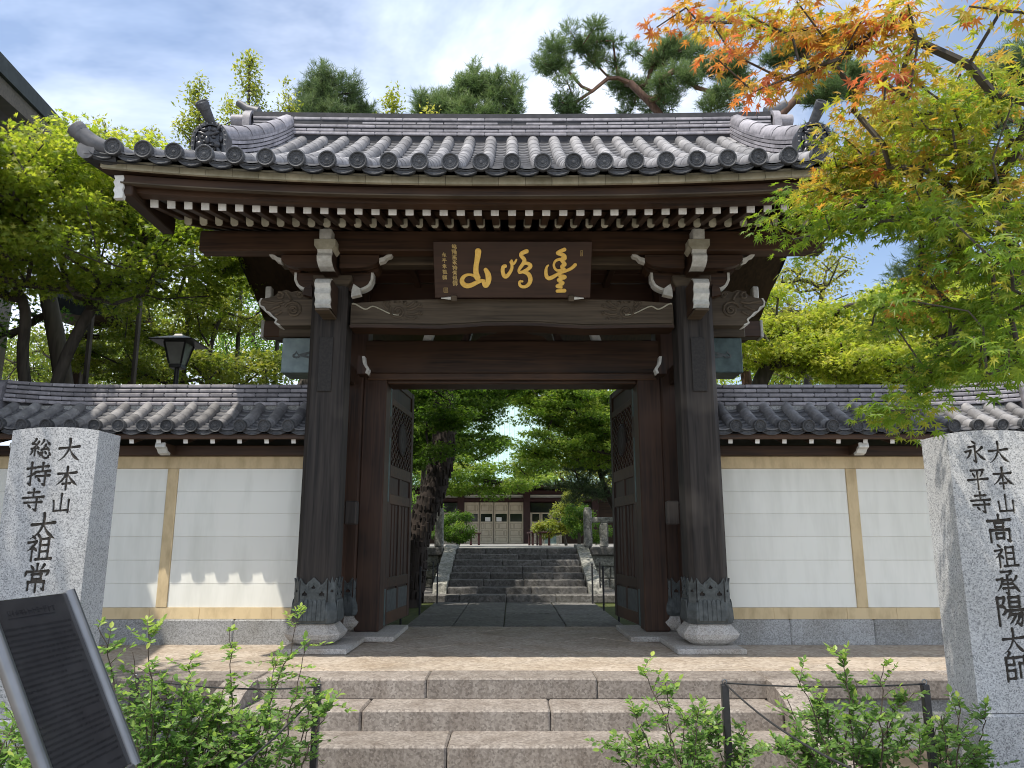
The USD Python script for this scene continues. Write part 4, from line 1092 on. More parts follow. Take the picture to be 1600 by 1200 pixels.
obj("gold_character", goldchar([([(705, 315), (685, 390), (705, 420), (750, 380), (772, 310), (758, 275)], (36, 38, 40, 34, 30, 22)), ([(768, 262), (780, 290), (815, 252)], (24, 28, 18)), ([(915, 168), (872, 225), (892, 250), (868, 310), (842, 375)], (42, 36, 40, 34, 24)),
    ([(875, 305), (925, 288), (955, 310), (935, 340), (845, 378)], (28, 34, 38, 30, 18)), ([(895, 375), (945, 410), (948, 480), (900, 522), (852, 508), (848, 472), (875, 468)], (36, 42, 44, 36, 30, 28, 20))]), "gold", pb)
obj("gold_character", goldchar([([(1285, 152), (1225, 192), (1285, 215), (1285, 240)], (38, 26, 38, 42)), ([(1245, 248), (1185, 310), (1200, 345), (1255, 355)], (30, 22, 24, 28)), ([(1288, 235), (1270, 270), (1290, 300), (1262, 318), (1285, 345), (1265, 375)], (44, 34, 40, 30, 34, 26)),
    ([(1130, 308), (1108, 390), (1125, 432), (1230, 392), (1330, 352), (1395, 302)], (16, 36, 40, 30, 30, 34)), ([(1245, 412), (1290, 428), (1232, 455), (1275, 485), (1225, 512), (1262, 528)], (32, 40, 30, 40, 32, 30)), ([(1225, 566), (1295, 562)], (34, 38))]), "gold", pb)
rs = random.Random(5)
sm = []
for col, xcol, ylist in ((0, 105, np.linspace(205, 430, 5)), (1, 200, np.linspace(125, 490, 8))):
    names = (["ei", "hei", "shou", "so", "shi"] if col == 0 else ["sou", "you", "kou", "shou", "mochi", "jou", "so", "shi"])
    for nme, y in zip(names, ylist):
        q = gp([(xcol + (6 if col else 0), y)])[0]
        sm.append(affinity.translate(affinity.skew(glyph(nme, .047 if col == 0 else .05, bold=1.15), -6), *q))
obj("small_inscription", TB(extr(unary_union(sm), .004).apply_translation((0, 0, .0195))), "gold_dull", pb)
seal = []
for x, y, w, h in ((112, 558, 42, 46), (1455, 190, 24, 54)):
    (u, v), = gp([(x, y)])
    fr = sbox(u - w * k_ / 2, v - h * k_ / 2, u + w * k_ / 2, v + h * k_ / 2)
    seal.append(fr.difference(fr.buffer(-.003)))
    seal += [sbox(u - w * k_ * .3, v + h * k_ * o, u + w * k_ * .3, v + h * k_ * o + .003) for o in (-.25, -.02, .2)]
obj("seal_mark", TB(extr(unary_union(seal), .003).apply_translation((0, 0, .0195))), "gold_dull", pb)
for x in (-.60, .60):
    obj("peg", TB(cbox(x - .03, x + .03, -.03, .03, -.03, .05, .005)), "wood_weathered_x", pb)
    obj("wedge", TB(hexa([(a, b, c) for a, h in ((x - .03 - .10 * (x < 0), .003) if x < 0 else (x + .03, .014), (x - .03, .014) if x < 0 else (x + .13, .003)) for b in (-h, h) for c in (.02, .045)])), "white_paint", pb)

# ------------------------------------------------------------------ black information board, lower left
sg = thing("information_board", (-1.4, 2.45, 0), "sloping black information board in steel tube frame at the lower left corner", "sign")
S_TR, S_YAW, S_TILT, S_L, S_W = np.array([-1.509, 2.661, 1.386]), 1.563, 1.092, .60, .42
S_R = np.array([math.cos(S_YAW), math.sin(S_YAW), 0])
S_F = np.array([-math.sin(S_YAW), math.cos(S_YAW), 0])
S_D = -(math.sin(S_TILT) * np.array([0, 0, 1.0]) + math.cos(S_TILT) * S_F)
S_N = np.cross(S_R, -S_D)
TS = lambda m: put(m, S_R, -S_D, S_N, S_TR)          # local: x to the right edge (negative), y up the slope (negative), z out
obj("plate", TS(cbox(-S_W + .01, -.012, -S_L, 0, -.008, .002, .002)), "sign_plate", sg)
for x in (-S_W, 0):
    a = S_TR + S_R * x
    tb = tube([a - S_D * .004, a + S_D * (S_L + .012)], .021, 18)
    obj("frame_tube", tb, "steel", sg, smooth=50)
    foot = a + S_D * (S_L + .03) - S_N * .03
    obj("leg", tube([foot, (foot[0] - .02, foot[1], -.03)], .02, 14), "steel", sg, smooth=50)
obj("bottom_rail", TS(cbox(-S_W + .02, -.02, -S_L - .028, -S_L - .003, -.02, .012, .004)), "steel", sg)
rs = random.Random(9)
marks = []
def textrow(y, x0, x1, h):
    x = x0
    while x < x1:
        w = rs.uniform(.5, .95) * h
        for _ in range(3):
            if rs.random() < .5:
                yy = y + rs.uniform(-.4, .4) * h; marks.append(sbox(x, yy, x + w, yy + h * .13))
            else:
                xx = x + rs.uniform(0, .8) * w; marks.append(sbox(xx, y - h * .45, xx + h * .12, y + h * .45))
        x += w + h * .22
textrow(-.045, -.34, -.12, .020)
marks.append(sbox(-.345, -.062, -.115, -.0605))
for k in range(26):
    y = -.095 - k * .0175
    textrow(y, -.385, -.045 - (.12 if k in (9, 17, 22) else rs.uniform(0, .02)), .0085)
textrow(-.565, -.14, -.05, .009)
obj("lettering", TS(extr(unary_union(marks), .0008).apply_translation((0, 0, .0019))), "sign_text", sg)

# ------------------------------------------------------------------ black posts with ropes round the planting beds
def post(base, h, label, src=None):
    if src is not None:
        return dup(src, base, label)
    p = thing("barrier_post", base, label, "post", "black posts of the rope barrier")
    x, y, z = base
    obj("shaft", cbox(x - .018, x + .018, y - .018, y + .018, z, z + h, .003), "black_iron", p)
    ring = trimesh.creation.torus(.012, .0035, major_sections=14, minor_sections=6)
    ring.apply_transform(trimesh.transformations.rotation_matrix(math.pi / 2, (1, 0, 0))); ring.apply_translation((x, y, z + h + .012))
    obj("eyelet", ring, "steel", p, smooth=True)
    return p
PH = .76
p0 = post((1.115, 4.2, .06), PH, "black barrier post standing before the right end of the front steps")
post((2.165, 4.2, .06), PH, "black barrier post close to the tall granite pillar on the right", p0)
post((1.16, 2.5, .06), PH, "black barrier post nearest the camera by the right planting bed", p0)
post((-1.02, 4.2, .06), PH, "black barrier post among the leaves at the left end of the steps", p0)
post((-2.05, 4.35, .06), PH, "black barrier post behind the left bush near the pale pillar", p0)
post((-1.08, 2.5, .06), PH, "black barrier post nearest the camera by the left planting bed", p0)
def rope(a, b, sag, label, r=.0045):
    t = np.linspace(0, 1, 18)[:, None]
    q = np.array(a) * (1 - t) + np.array(b) * t
    q[:, 2] -= sag * 4 * (t * (1 - t))[:, 0]
    obj("rope", tube(q, r, 6), "rope_black", None, smooth=True, label=label, cat="rope", group="ropes of the barrier")
zr = .06 + PH + .008
rope((1.115, 4.2, zr), (2.165, 4.2, zr - .005), .018, "thin black rope strung level between the two posts on the right")
rope((1.115, 4.2, zr), (1.16, 2.5, zr), .05, "thin black rope running down towards the viewer from the right post")
rope((-1.02, 4.2, zr - .02), (-2.05, 4.35, zr), .03, "thin black rope crossing behind the left bush")
rope((-1.02, 4.2, zr - .05), (-1.08, 2.5, zr - .1), .05, "thin black rope slanting through the left bush towards the viewer")


def proj(q):
    q = np.asarray(q, float); z = q[..., 2] - EYE
    d = q[..., 1] * CP + z * SP
    return np.stack([800 + 1180 * q[..., 0] / d, 600 - 1180 * (-q[..., 1] * SP + z * CP) / d], -1)
def proj_y(q):
    return float(proj(q)[1])
# ------------------------------------------------------------------ vegetation tools
def leaf_tpl(kind):
    """flat template (vertices, triangles) of unit length along +y, lying in xy with z up"""
    if kind == "maple3":
        v = [(0, 0, 0), (.55, .18, -.05), (.20, .34, .03), (.62, .72, -.08), (.13, .52, .03), (0, 1, -.10), (-.13, .52, .03), (-.62, .72, -.08), (-.20, .34, .03), (-.55, .18, -.05)]
        return np.array(v), np.array([(0, 1, 2), (0, 2, 8), (0, 8, 9), (2, 3, 4), (2, 4, 8), (4, 6, 8), (4, 5, 6), (6, 7, 8)])
    if kind == "maple_lo":
        v = [(0, 0, 0), (.62, .60, -.08), (.15, .50, .03), (0, 1, -.10), (-.15, .50, .03), (-.62, .60, -.08)]
        return np.array(v), np.array([(0, 1, 2), (0, 2, 3), (0, 3, 4), (0, 4, 5)])
    if kind in ("maple7", "maple5"):
        angs, lens = ([-118, -78, -40, 0, 40, 78, 118], [.42, .72, .92, 1.0, .92, .72, .42]) if kind == "maple7" else ([-95, -48, 0, 48, 95], [.6, .9, 1.0, .9, .6])
        v = [(0, 0, 0)]; f = []
        step = (angs[1] - angs[0]) / 2
        ring = []
        for k, (a, l) in enumerate(zip(angs, lens)):
            if k == 0:
                ring.append((a - step, .16, .01))
            ring.append((a, l, -.10 * l)); ring.append((a + step, .30 if k < len(angs) - 1 else .16, .03))
        for a, l, z in ring:
            t = math.radians(a); v.append((l * math.sin(t), l * math.cos(t), z))
        for k in range(1, len(v) - 1):
            f.append((0, k + 1, k))
        return np.array(v), np.array(f)
    if kind == "oval":
        v = [(0, 0, 0), (.26, .28, .05), (.27, .62, .06), (0, 1, -.03), (-.27, .62, .06), (-.26, .28, .05), (0, .5, -.02)]
        f = [(6, 0, 1), (6, 1, 2), (6, 2, 3), (6, 3, 4), (6, 4, 5), (6, 5, 0)]
        return np.array(v, float), np.array(f)
    if kind == "blade":
        return np.array([(-.22, .35, .03), (0, 0, 0), (.22, .35, .03), (0, 1, -.06)], float), np.array([(1, 2, 0), (0, 2, 3)])
    if kind == "needle":
        return np.array([(-.045, 0, 0), (.045, 0, 0), (0, 1, 0)], float), np.array([(0, 1, 2)])
def scatter(tpl, pos, fwd, nrm, size):
    """place templates: fwd = +y of the leaf, nrm = +z of the leaf"""
    v, f = tpl
    F = fwd / (np.linalg.norm(fwd, axis=1, keepdims=True) + 1e-9)
    Nn = nrm - F * np.sum(nrm * F, 1, keepdims=True); Nn /= (np.linalg.norm(Nn, axis=1, keepdims=True) + 1e-9)
    Xx = np.cross(F, Nn)
    V = pos[:, None] + size[:, None, None] * (v[None, :, 0:1] * Xx[:, None] + v[None, :, 1:2] * F[:, None] + v[None, :, 2:3] * Nn[:, None])
    n, k = len(pos), len(v)
    Fc = f[None] + (np.arange(n) * k)[:, None, None]
    return V.reshape(-1, 3), Fc.reshape(-1, 3), k
def unit(v):
    return v / (np.linalg.norm(v, axis=-1, keepdims=True) + 1e-9)

def skeleton(trunk, targets, r, rad0, tip=.006, wander=.12, step=.32):
    """branches that link every target to the trunk; returns tubes as one mesh"""
    P_ = [np.array(p, float) for p in trunk]; par = [-1] + list(range(len(trunk) - 1))
    nt = len(trunk)
    order = sorted(range(len(targets)), key=lambda i: min(np.linalg.norm(np.array(trunk) - targets[i], axis=1)))
    cnt_tip = []
    for i in order:
        t = targets[i]
        A = np.array(P_)
        d = np.linalg.norm(A - t, axis=1) + .55 * np.maximum(0, A[:, 2] - t[2] + .1)
        d[:max(1, nt // 4)] += 3
        j = int(np.argmin(d)); p = A[j]
        L = np.linalg.norm(t - p); k = max(1, int(L / step))
        base_dir = unit(p - A[par[j]]) if par[j] >= 0 else np.array([0, 0, 1.0])
        m = p + base_dir * L * .35 + r.normal(0, wander * L * .5, 3)
        last = j
        for q in range(1, k + 1):
            u = q / k
            c = (1 - u) ** 2 * p + 2 * u * (1 - u) * m + u * u * t + (r.normal(0, wander * .18, 3) if q < k else 0)
            P_.append(c); par.append(last); last = len(P_) - 1
        cnt_tip.append(last)
    n = len(P_); w = np.zeros(n)
    for i in cnt_tip: w[i] += 1
    for i in range(n - 1, 0, -1):
        if par[i] >= 0: w[par[i]] += w[i]
    rad = np.maximum(tip, rad0 * (w / max(w[0], 1)) ** .5)
    for k in range(nt):
        rad[k] = max(rad[k], rad0 * (1 - k / max(1, nt - 1)) ** .8)
    for i in range(1, n):
        rad[i] = min(rad[i], rad[par[i]] * .98)
    kids = {}
    for i in range(1, n): kids.setdefault(par[i], []).append(i)
    chains, stack = [], [(None, 0)]
    while stack:
        a, b = stack.pop()
        ch = [b] if a is None else [a, b]
        while ch[-1] in kids:
            ks = sorted(kids[ch[-1]], key=lambda q: -rad[q])
            for q in ks[1:]: stack.append((ch[-1], q))
            ch.append(ks[0])
        if len(ch) > 1: chains.append(ch)
    A = np.array(P_)
    return A, chains, rad, nt
def branch_mesh(A, chains, rad, nmin=5, rmin=0.0):
    ms = []
    for c in chains:
        if rad[c].max() < rmin: continue
        rr = rad[c].copy()
        rr[0] = min(rr[0], rr[1] * 1.15)
        ms.append(tube(A[c], rr, 9 if rr.max() > .06 else nmin, cap=True))
    return ms

def spray(r, c, R, flat, n, size, tpl, droop=.25, jit=.6, outward=None, tint=None, spread=1.0):
    """leaves of one spray: flattened cloud; returns pos, fwd, nrm, size, tint"""
    g = r.normal(0, 1, (n, 3)); g = unit(g) * (r.uniform(0, 1, (n, 1)) ** .45)
    pos = np.array(c) + g * np.array([R, R, R * flat])
    f = unit(g * np.array([1, 1, .3]) + r.normal(0, jit, (n, 3)) + np.array([0, 0, -droop]))
    nr = unit(np.array([0, 0, 1.0]) + np.array([0, -.25, 0]) + r.normal(0, .6, (n, 3)))
    sz = size * r.uniform(.65, 1.15, n)
    base = r.normal(0, .10) + .5 if tint is None else tint
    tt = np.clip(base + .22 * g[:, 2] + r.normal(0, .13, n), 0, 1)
    return pos, f, nr, sz, tt

def add_leaves(parent, name, packs, tplname, matname, maxparts=0, keep=None):
    pos = np.vstack([p[0] for p in packs]); f = np.vstack([p[1] for p in packs]); nr = np.vstack([p[2] for p in packs])
    sz = np.concatenate([p[3] for p in packs]); tt = np.concatenate([p[4] for p in packs])
    tp = leaf_tpl(tplname)
    idx = np.arange(len(pos))
    if maxparts:
        near = np.argsort(np.linalg.norm(pos - np.array([0, 0, EYE]), axis=1) / sz + (0 if keep is None else np.where(keep(pos), 0, 1e6)))
        one, idx = near[:maxparts], near[maxparts:]
        for i in one:
            V, F, k = scatter(tp, pos[i:i + 1], f[i:i + 1], nr[i:i + 1], sz[i:i + 1])
            obj("leaf", (V, F), matname, parent, primvars={"tint": np.full(k, tt[i])})
    V, F, k = scatter(tp, pos[idx], f[idx], nr[idx], sz[idx])
    obj(name, (V, F), matname, parent, primvars={"tint": np.repeat(tt[idx], k)}, kind="stuff")

def tuft_pack(r, c, R, flat, ntuft, per, length, tint=None, up=.5):
    """pine foliage: tufts of needles; positions of needles with directions in a cone"""
    g = unit(r.normal(0, 1, (ntuft, 3))) * (r.uniform(0, 1, (ntuft, 1)) ** .4)
    tp = np.array(c) + g * np.array([R, R, R * flat])
    td = unit(g * np.array([1, 1, .8]) + np.array([0, 0, up]) + r.normal(0, .25, (ntuft, 3)))
    pos = np.repeat(tp, per, 0) + np.repeat(td, per, 0) * r.uniform(-.05, .08, (ntuft * per, 1)) * (length / .1)
    d = unit(np.repeat(td, per, 0) * .75 + r.normal(0, .55, (ntuft * per, 3)))
    nr = r.normal(0, 1, (ntuft * per, 3))
    sz = length * r.uniform(.7, 1.15, ntuft * per)
    b = .5 if tint is None else tint
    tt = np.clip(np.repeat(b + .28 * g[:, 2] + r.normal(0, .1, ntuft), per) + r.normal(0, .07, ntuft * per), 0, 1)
    return pos, d, nr, sz, tt

def crown_points(r, blobs, n, minz=None):
    """cluster centres spread through a few ellipsoids (cx,cy,cz, rx,ry,rz), denser near the surface"""
    vol = np.array([b[3] * b[4] * b[5] for b in blobs]) ** .8
    pick = r.choice(len(blobs), n, p=vol / vol.sum())
    g = unit(r.normal(0, 1, (n, 3))) * (r.uniform(.15, 1, (n, 1)) ** .42)
    B = np.array(blobs)[pick]
    return B[:, :3] + g * B[:, 3:6]

def broad_tree(name, label, group, trunk, rad0, blobs, ncl, nleaf, R, flat, size, tpl, leafm, barkm, seed, tint=None, wander=.12, cat="tree", rmin=.0, droop=.25, grad=None):
    r = np.random.default_rng(seed)
    t = thing(name, trunk[0], label, cat, group)
    tg = crown_points(r, blobs, ncl)
    tr = spline(trunk, max(4, len(trunk) * 3))
    A, ch, rad, nt = skeleton(tr, tg, r, rad0, wander=wander)
    ms = branch_mesh(A, ch, rad, rmin=rmin)
    obj("trunk", ms[0], barkm, t, smooth=60)
    if len(ms) > 1:
        obj("branches", ms[1:], barkm, t, smooth=60)
    packs = []
    for c in tg:
        tn = (tint if tint is not None else .5) + r.normal(0, .09)
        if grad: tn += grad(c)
        packs.append(spray(r, c + np.array([0, 0, .05]), R * r.uniform(.7, 1.25), flat, int(nleaf * r.uniform(.6, 1.3)), size, None, tint=tn, droop=droop))
    add_leaves(t, "crown", packs, tpl, leafm)
    return t
def pine_tree(name, label, group, trunk, rad0, targets, R, flat, ntuft, per, length, leafm, barkm, seed, tint=.5, wander=.16, cat="tree", up=.5):
    r = np.random.default_rng(seed)
    t = thing(name, trunk[0], label, cat, group)
    tr = spline(trunk, max(5, len(trunk) * 4))
    A, ch, rad, nt = skeleton(tr, np.array(targets), r, rad0, wander=wander, tip=.012)
    ms = branch_mesh(A, ch, rad)
    obj("trunk", ms[0], barkm, t, smooth=60)
    if len(ms) > 1: obj("branches", ms[1:], barkm, t, smooth=60)
    packs = [tuft_pack(r, c, R * r.uniform(.75, 1.25), flat, int(ntuft * r.uniform(.7, 1.3)), per, length, tint + r.normal(0, .07), up) for c in np.array(targets)]
    add_leaves(t, "crown", packs, "needle", leafm)
    return t
def W(px, py, y):
    """photo pixel to a world point at depth y"""
    x, z = on_y(px, py, y)
    return np.array([x, y, z])

# ------------------------------------------------------------------ trees
# big maples behind the left wall
r = np.random.default_rng(3)
mk = lambda px, py, y, rx, ry, rz_: (*W(px, py, y), rx, ry, rz_)
broad_tree("maple_tree", "large green maple with forked dark trunk leaning right behind the left wall", "maples behind the left wall",
           [W(90, 690, 9.6), W(88, 605, 9.6), W(105, 555, 9.55), W(130, 505, 9.5), W(165, 450, 9.4), W(200, 410, 9.3)], .088,
           [mk(205, 380, 9.0, 1.4, 1.2, .55), mk(330, 390, 9.8, 1.2, 1.2, .55), mk(110, 330, 8.6, 1.3, 1.2, .5), mk(250, 300, 9.4, 1.3, 1.2, .45), mk(60, 285, 8.4, 1.0, 1.0, .45), mk(170, 275, 8.9, .9, .9, .4), mk(380, 430, 10.2, .7, .8, .35), mk(170, 430, 8.8, .9, .9, .3), mk(280, 450, 9.4, .8, .8, .25)],
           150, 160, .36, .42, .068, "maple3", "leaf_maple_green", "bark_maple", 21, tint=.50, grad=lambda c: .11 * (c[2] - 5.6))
broad_tree("maple_tree", "tall green maple with two upright trunks at the left edge behind the wall", "maples behind the left wall",
           [W(45, 690, 9.9), W(40, 600, 9.9), W(36, 540, 9.8), W(40, 490, 9.7), W(15, 430, 9.5), W(-20, 380, 9.3)], .085,
           [mk(30, 310, 8.2, 1.2, 1.3, .6), mk(60, 262, 8.0, .7, .9, .36), mk(-40, 400, 9.0, 1.3, 1.2, .6), mk(60, 430, 8.6, .9, .9, .3), mk(30, 420, 9.4, 1.1, 1.0, .4), mk(100, 275, 8.2, .7, .8, .36), mk(-60, 300, 8.2, 1.1, 1.2, .6)],
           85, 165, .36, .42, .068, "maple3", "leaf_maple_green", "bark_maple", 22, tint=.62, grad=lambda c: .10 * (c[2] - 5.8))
broad_tree("maple_tree", "thick straight grey trunk with high crown between the two left maples", "maples behind the left wall",
           [W(105, 700, 10.6), W(100, 600, 10.6), W(85, 510, 10.6), W(72, 440, 10.6), W(70, 380, 10.6)], .14,
           [mk(120, 330, 10.8, 1.6, 1.2, .6), mk(280, 330, 11.2, 1.4, 1.0, .5), mk(0, 330, 10.8, 1.4, 1.0, .6), mk(-60, 470, 10.5, 1.0, 1.0, .6)],
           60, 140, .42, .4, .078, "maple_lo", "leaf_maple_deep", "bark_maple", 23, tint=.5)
# lighter trees farther back on the left, seen between the trunks
broad_tree("garden_tree", "light green maple of loose layers beyond the lamp behind the left wall", "lighter trees farther back on the left",
           [W(330, 690, 15), W(325, 600, 15), W(335, 520, 15), W(360, 470, 15)], .08,
           [mk(300, 500, 15, 1.7, 1.2, .5), mk(380, 470, 15.3, 1.2, 1.0, .7), mk(230, 560, 15, 1.6, 1.2, .45), mk(380, 580, 15, 1.2, 1.0, .35), mk(320, 580, 14.5, 1.4, 1, .3)],
           85, 190, .5, .34, .095, "maple_lo", "leaf_yellow_green", "bark_maple", 24, tint=.32)
broad_tree("garden_tree", "pale green bushy tree far behind the left trunks", "lighter trees farther back on the left",
           [W(200, 690, 21), W(200, 600, 21), W(205, 540, 21)], .09,
           [mk(210, 545, 21, 2.4, 1.6, 1.0), mk(120, 570, 22, 2.2, 1.6, .9), mk(20, 560, 22, 2.0, 1.5, 1.0), mk(330, 430, 23, 2.6, 1.8, 1.3)],
           90, 170, .75, .5, .14, "blade", "leaf_yellow_green", "bark_maple", 25, tint=.22)
# far belt of trees
for lab, px, py, w_, h_, y, sd, mt, tn in [("hazy green tree mass far behind the two left trunks", 60, 560, 3.4, 1.5, 34, 131, "leaf_yellow_green", .25), ("round pale tree far behind the garden lamp", 260, 540, 3.2, 1.9, 36, 132, "leaf_maple_green", .55), ("dark green far tree beside the left eave of the gate", 410, 510, 2.4, 2.4, 33, 133, "leaf_maple_deep", .6),
        ("far tree with pale crown behind the right wall near the gate", 1190, 560, 2.6, 1.7, 34, 134, "leaf_maple_green", .6), ("far green tree behind the middle of the right wall", 1370, 560, 3.2, 1.7, 36, 135, "leaf_yellow_green", .3), ("far tall tree behind the right end of the wall", 1560, 520, 3.2, 2.6, 34, 136, "leaf_maple_green", .5)]:
    broad_tree("far_tree", lab, "far trees behind the temple walls", [np.array([W(px, 600, y)[0], y, P]), W(px, 640, y), W(px + 4, 580, y)], .16,
               [mk(px, py, y, w_, 1.8, h_), mk(px - 30, py + 30, y, w_ * .8, 1.5, h_ * .7), mk(px + 40, py + 20, y, w_ * .8, 1.5, h_ * .8)], 60, 150, 1.0, .6, .22, "blade", mt, "bark_maple", sd, tint=tn)
# slender yellow green trees showing above the roof
def slim(label, px, top, y, wpx, seed, tint, n=62, leaf="leaf_yellow_green"):
    rr = np.random.default_rng(seed)
    base = np.array([W(px, 300, y)[0], y, P]); apex = W(px, top, y)
    w = wpx * y / 1180
    tg = []
    for k in range(n):
        u = rr.uniform(0, 1)
        zz = apex[2] - .12 - u * 3.2
        rad = w * (.10 + 1.15 * u ** .75) * rr.uniform(.75, 1.25)
        a = rr.uniform(0, 6.28)
        tg.append((apex[0] + rad * math.cos(a) * rr.uniform(.3, 1), y + rad * math.sin(a) * rr.uniform(.3, 1), zz))
    t = thing("slender_tree", base, label, "tree", "slender yellow green trees behind the gate roof")
    tr = spline([base, base * .5 + apex * .5 + (.1, 0, 0), apex], 14)
    A, ch, rad, nt = skeleton(tr, np.array(tg), rr, .055, wander=.08)
    ms = branch_mesh(A, ch, rad)
    obj("trunk", ms[0], "bark_maple", t, smooth=60); obj("branches", ms[1:], "bark_maple", t, smooth=60)
    packs = [spray(rr, c, .27 * rr.uniform(.5, 1.4), 1.2, int(62 * rr.uniform(.4, 1.4)), .10, None, tint=tint + rr.normal(0, .08), jit=.9, droop=.1) for c in tg]
    packs.append(spray(rr, apex - (0, 0, .1), .10, 3.0, 46, .09, None, tint=tint))
    add_leaves(t, "crown", packs, "blade", leaf)
slim("slender yellow green tree with the highest tip, behind the left end of the ridge", 390, 85, 16.0, 54, 31, .45)
slim("small slender yellow green tree behind the left demon tile", 312, 122, 15.0, 36, 32, .45, 46)
slim("low yellow green tree top against the dark pine left of the ridge centre", 447, 128, 16.5, 30, 33, .45, 46)
slim("yellow green tree top between the two pines above the ridge", 612, 143, 16.5, 42, 34, .45, 50)
slim("yellowish tree top at the left foot of the middle pine", 668, 176, 16.0, 26, 35, .6, 45)
slim("yellow green tree top just above the roof corner on the left", 165, 195, 13.0, 34, 36, .42, 50)
slim("low yellow green tree top behind the outermost left tiles", 235, 208, 13.5, 30, 37, .42, 46)

# pines above the roof
def pine_blob(r, blobs, n):
    return crown_points(r, blobs, n)
r = np.random.default_rng(41)
tg = pine_blob(r, [mk(490, 160, 18, .28, .4, .7), mk(548, 158, 18, .25, .4, .6), mk(507, 140, 18, .2, .4, .55), mk(528, 150, 18, .16, .3, .5), mk(470, 175, 18, .2, .3, .4), mk(565, 175, 18, .2, .3, .4), mk(520, 190, 18, .95, .7, .4)], 92)
pine_tree("pine_tree", "soft bluish green pine top left of the ridge centre", "pines behind the gate", [W(515, 900, 18) * [1, 1, 0] + [0, 0, P], W(515, 400, 18), W(515, 150, 18)], .16, tg, .24, 1.2, 44, 16, .16, "needle_dark", "bark_pine", 41, .66)
r = np.random.default_rng(42)
tg = pine_blob(r, [mk(737, 138, 19, .20, .3, .75), mk(722, 145, 19, .16, .3, .45), mk(752, 150, 19, .2, .3, .4), mk(690, 168, 19, .35, .5, .4), mk(775, 152, 19, .2, .5, .45), mk(803, 158, 19, .16, .4, .6), mk(660, 170, 19, .12, .3, .45), mk(735, 190, 19, 1.15, .7, .35)], 105)
pine_tree("pine_tree", "light green pine top right of the ridge centre", "pines behind the gate", [np.array([-4.6, 19.4, P]), W(600, 500, 19.2), W(715, 250, 19), W(738, 135, 19)], .16, tg, .24, 1.2, 44, 16, .16, "needle_green", "bark_pine", 42, .60)
# the great red pine
r = np.random.default_rng(43)
blobs = [mk(915, 62, 15, .45, .5, .20), mk(862, 88, 14.6, .35, .5, .24), mk(875, 125, 14.6, .25, .4, .22), mk(965, 82, 15.3, .5, .5, .22), mk(1030, 92, 15, .55, .6, .26), mk(1050, 130, 14.5, .45, .5, .25), mk(985, 140, 15.6, .5, .5, .20),
         mk(1110, 110, 15, .6, .5, .30), mk(1160, 120, 14.6, .55, .5, .26), mk(1125, 160, 14.2, .6, .5, .22), mk(890, 168, 15, .28, .4, .14), mk(1010, 170, 15.8, .6, .5, .14), mk(1080, 70, 15.2, .35, .4, .2), mk(935, 105, 15.4, .3, .4, .15)]
tg = crown_points(r, blobs, 92)
base = np.array([3.6, 15.4, P])
pine_tree("red_pine", "spreading red barked pine with open crown right of centre above the roof", "pines behind the gate",
          [base, W(1075, 400, 15.4), W(1065, 230, 15.2), W(1020, 165, 15.1), W(985, 130, 15)], .12, tg, .25, .7, 78, 16, .115, "needle_green", "bark_red", 43, .58, wander=.16)
r = np.random.default_rng(44)
blobs = [mk(1290, 110, 14, .42, .4, .2), mk(1330, 130, 13.8, .32, .4, .2), mk(1230, 85, 14.2, .38, .4, .22), mk(1310, 65, 14.2, .35, .4, .2), mk(1290, 145, 13.6, .35, .4, .12), mk(1250, 60, 14, .3, .3, .15), mk(1270, 215, 13.8, .3, .3, .12)]
tg = crown_points(r, blobs, 52)
base = np.array([3.9, 14.3, P])
pine_tree("red_pine", "leaning red barked pine limb rising behind the right demon tile", "pines behind the gate",
          [base, W(1150, 300, 14.3), W(1200, 200, 14.2), W(1235, 165, 14.1), W(1262, 125, 14), W(1275, 95, 14)], .12, tg, .22, .65, 78, 16, .11, "needle_green", "bark_red", 44, .42, wander=.2)
r = np.random.default_rng(45)
tg = crown_points(r, [mk(1440, 370, 16, .9, .8, .5), mk(1420, 420, 16, .8, .8, .45), mk(1480, 340, 16, 1.0, .8, .5), mk(1530, 300, 16.4, 1.2, .9, .6), mk(1500, 200, 16.6, 1.1, .9, .8), mk(1400, 200, 16.4, .6, .6, .5), mk(1590, 110, 16, .9, .9, .9), mk(1590, 230, 16, 1, .9, .9)], 80)
pine_tree("conifer", "dark conifer behind the maple right of the gate roof", "pines behind the gate", [np.array([9.6, 16.2, P]), W(1500, 500, 16.2), W(1510, 300, 16.3), W(1560, 100, 16.3)], .25, tg, .5, .55, 70, 14, .14, "needle_dark", "bark_pine", 45, .55)

# maples and loose trees behind the right wall
broad_tree("maple_tree", "broad yellow green maple spreading behind the right wall beside the gate", "maples behind the right wall",
           [W(1170, 760, 12.5), W(1180, 620, 12.5), W(1205, 565, 12.4), W(1250, 520, 12.3)], .15,
           [mk(1200, 540, 12.5, 1.2, 1.2, .5), mk(1290, 560, 12.3, 1.2, 1.2, .4), mk(1175, 500, 13, .7, 1.0, .4), mk(1270, 525, 12.8, 1.0, 1.0, .4), mk(1330, 510, 12.2, 1.0, 1.0, .4)],
           120, 200, .40, .34, .078, "maple_lo", "leaf_maple_green", "bark_maple", 51, tint=.68)
broad_tree("maple_tree", "bright green maple behind the right wall near its far end", "maples behind the right wall",
           [W(1420, 760, 11.5), W(1430, 620, 11.5), W(1400, 560, 11.4), W(1380, 500, 11.3)], .15,
           [mk(1420, 520, 11.4, 1.3, 1.2, .5), mk(1520, 560, 11.6, 1.3, 1.2, .5), mk(1360, 580, 11.2, .9, 1.0, .3), mk(1480, 470, 11.8, 1.2, 1.1, .4), mk(1590, 500, 11.6, 1.0, 1.2, .6)],
           115, 200, .40, .34, .078, "maple_lo", "leaf_maple_green", "bark_maple", 52, tint=.66)
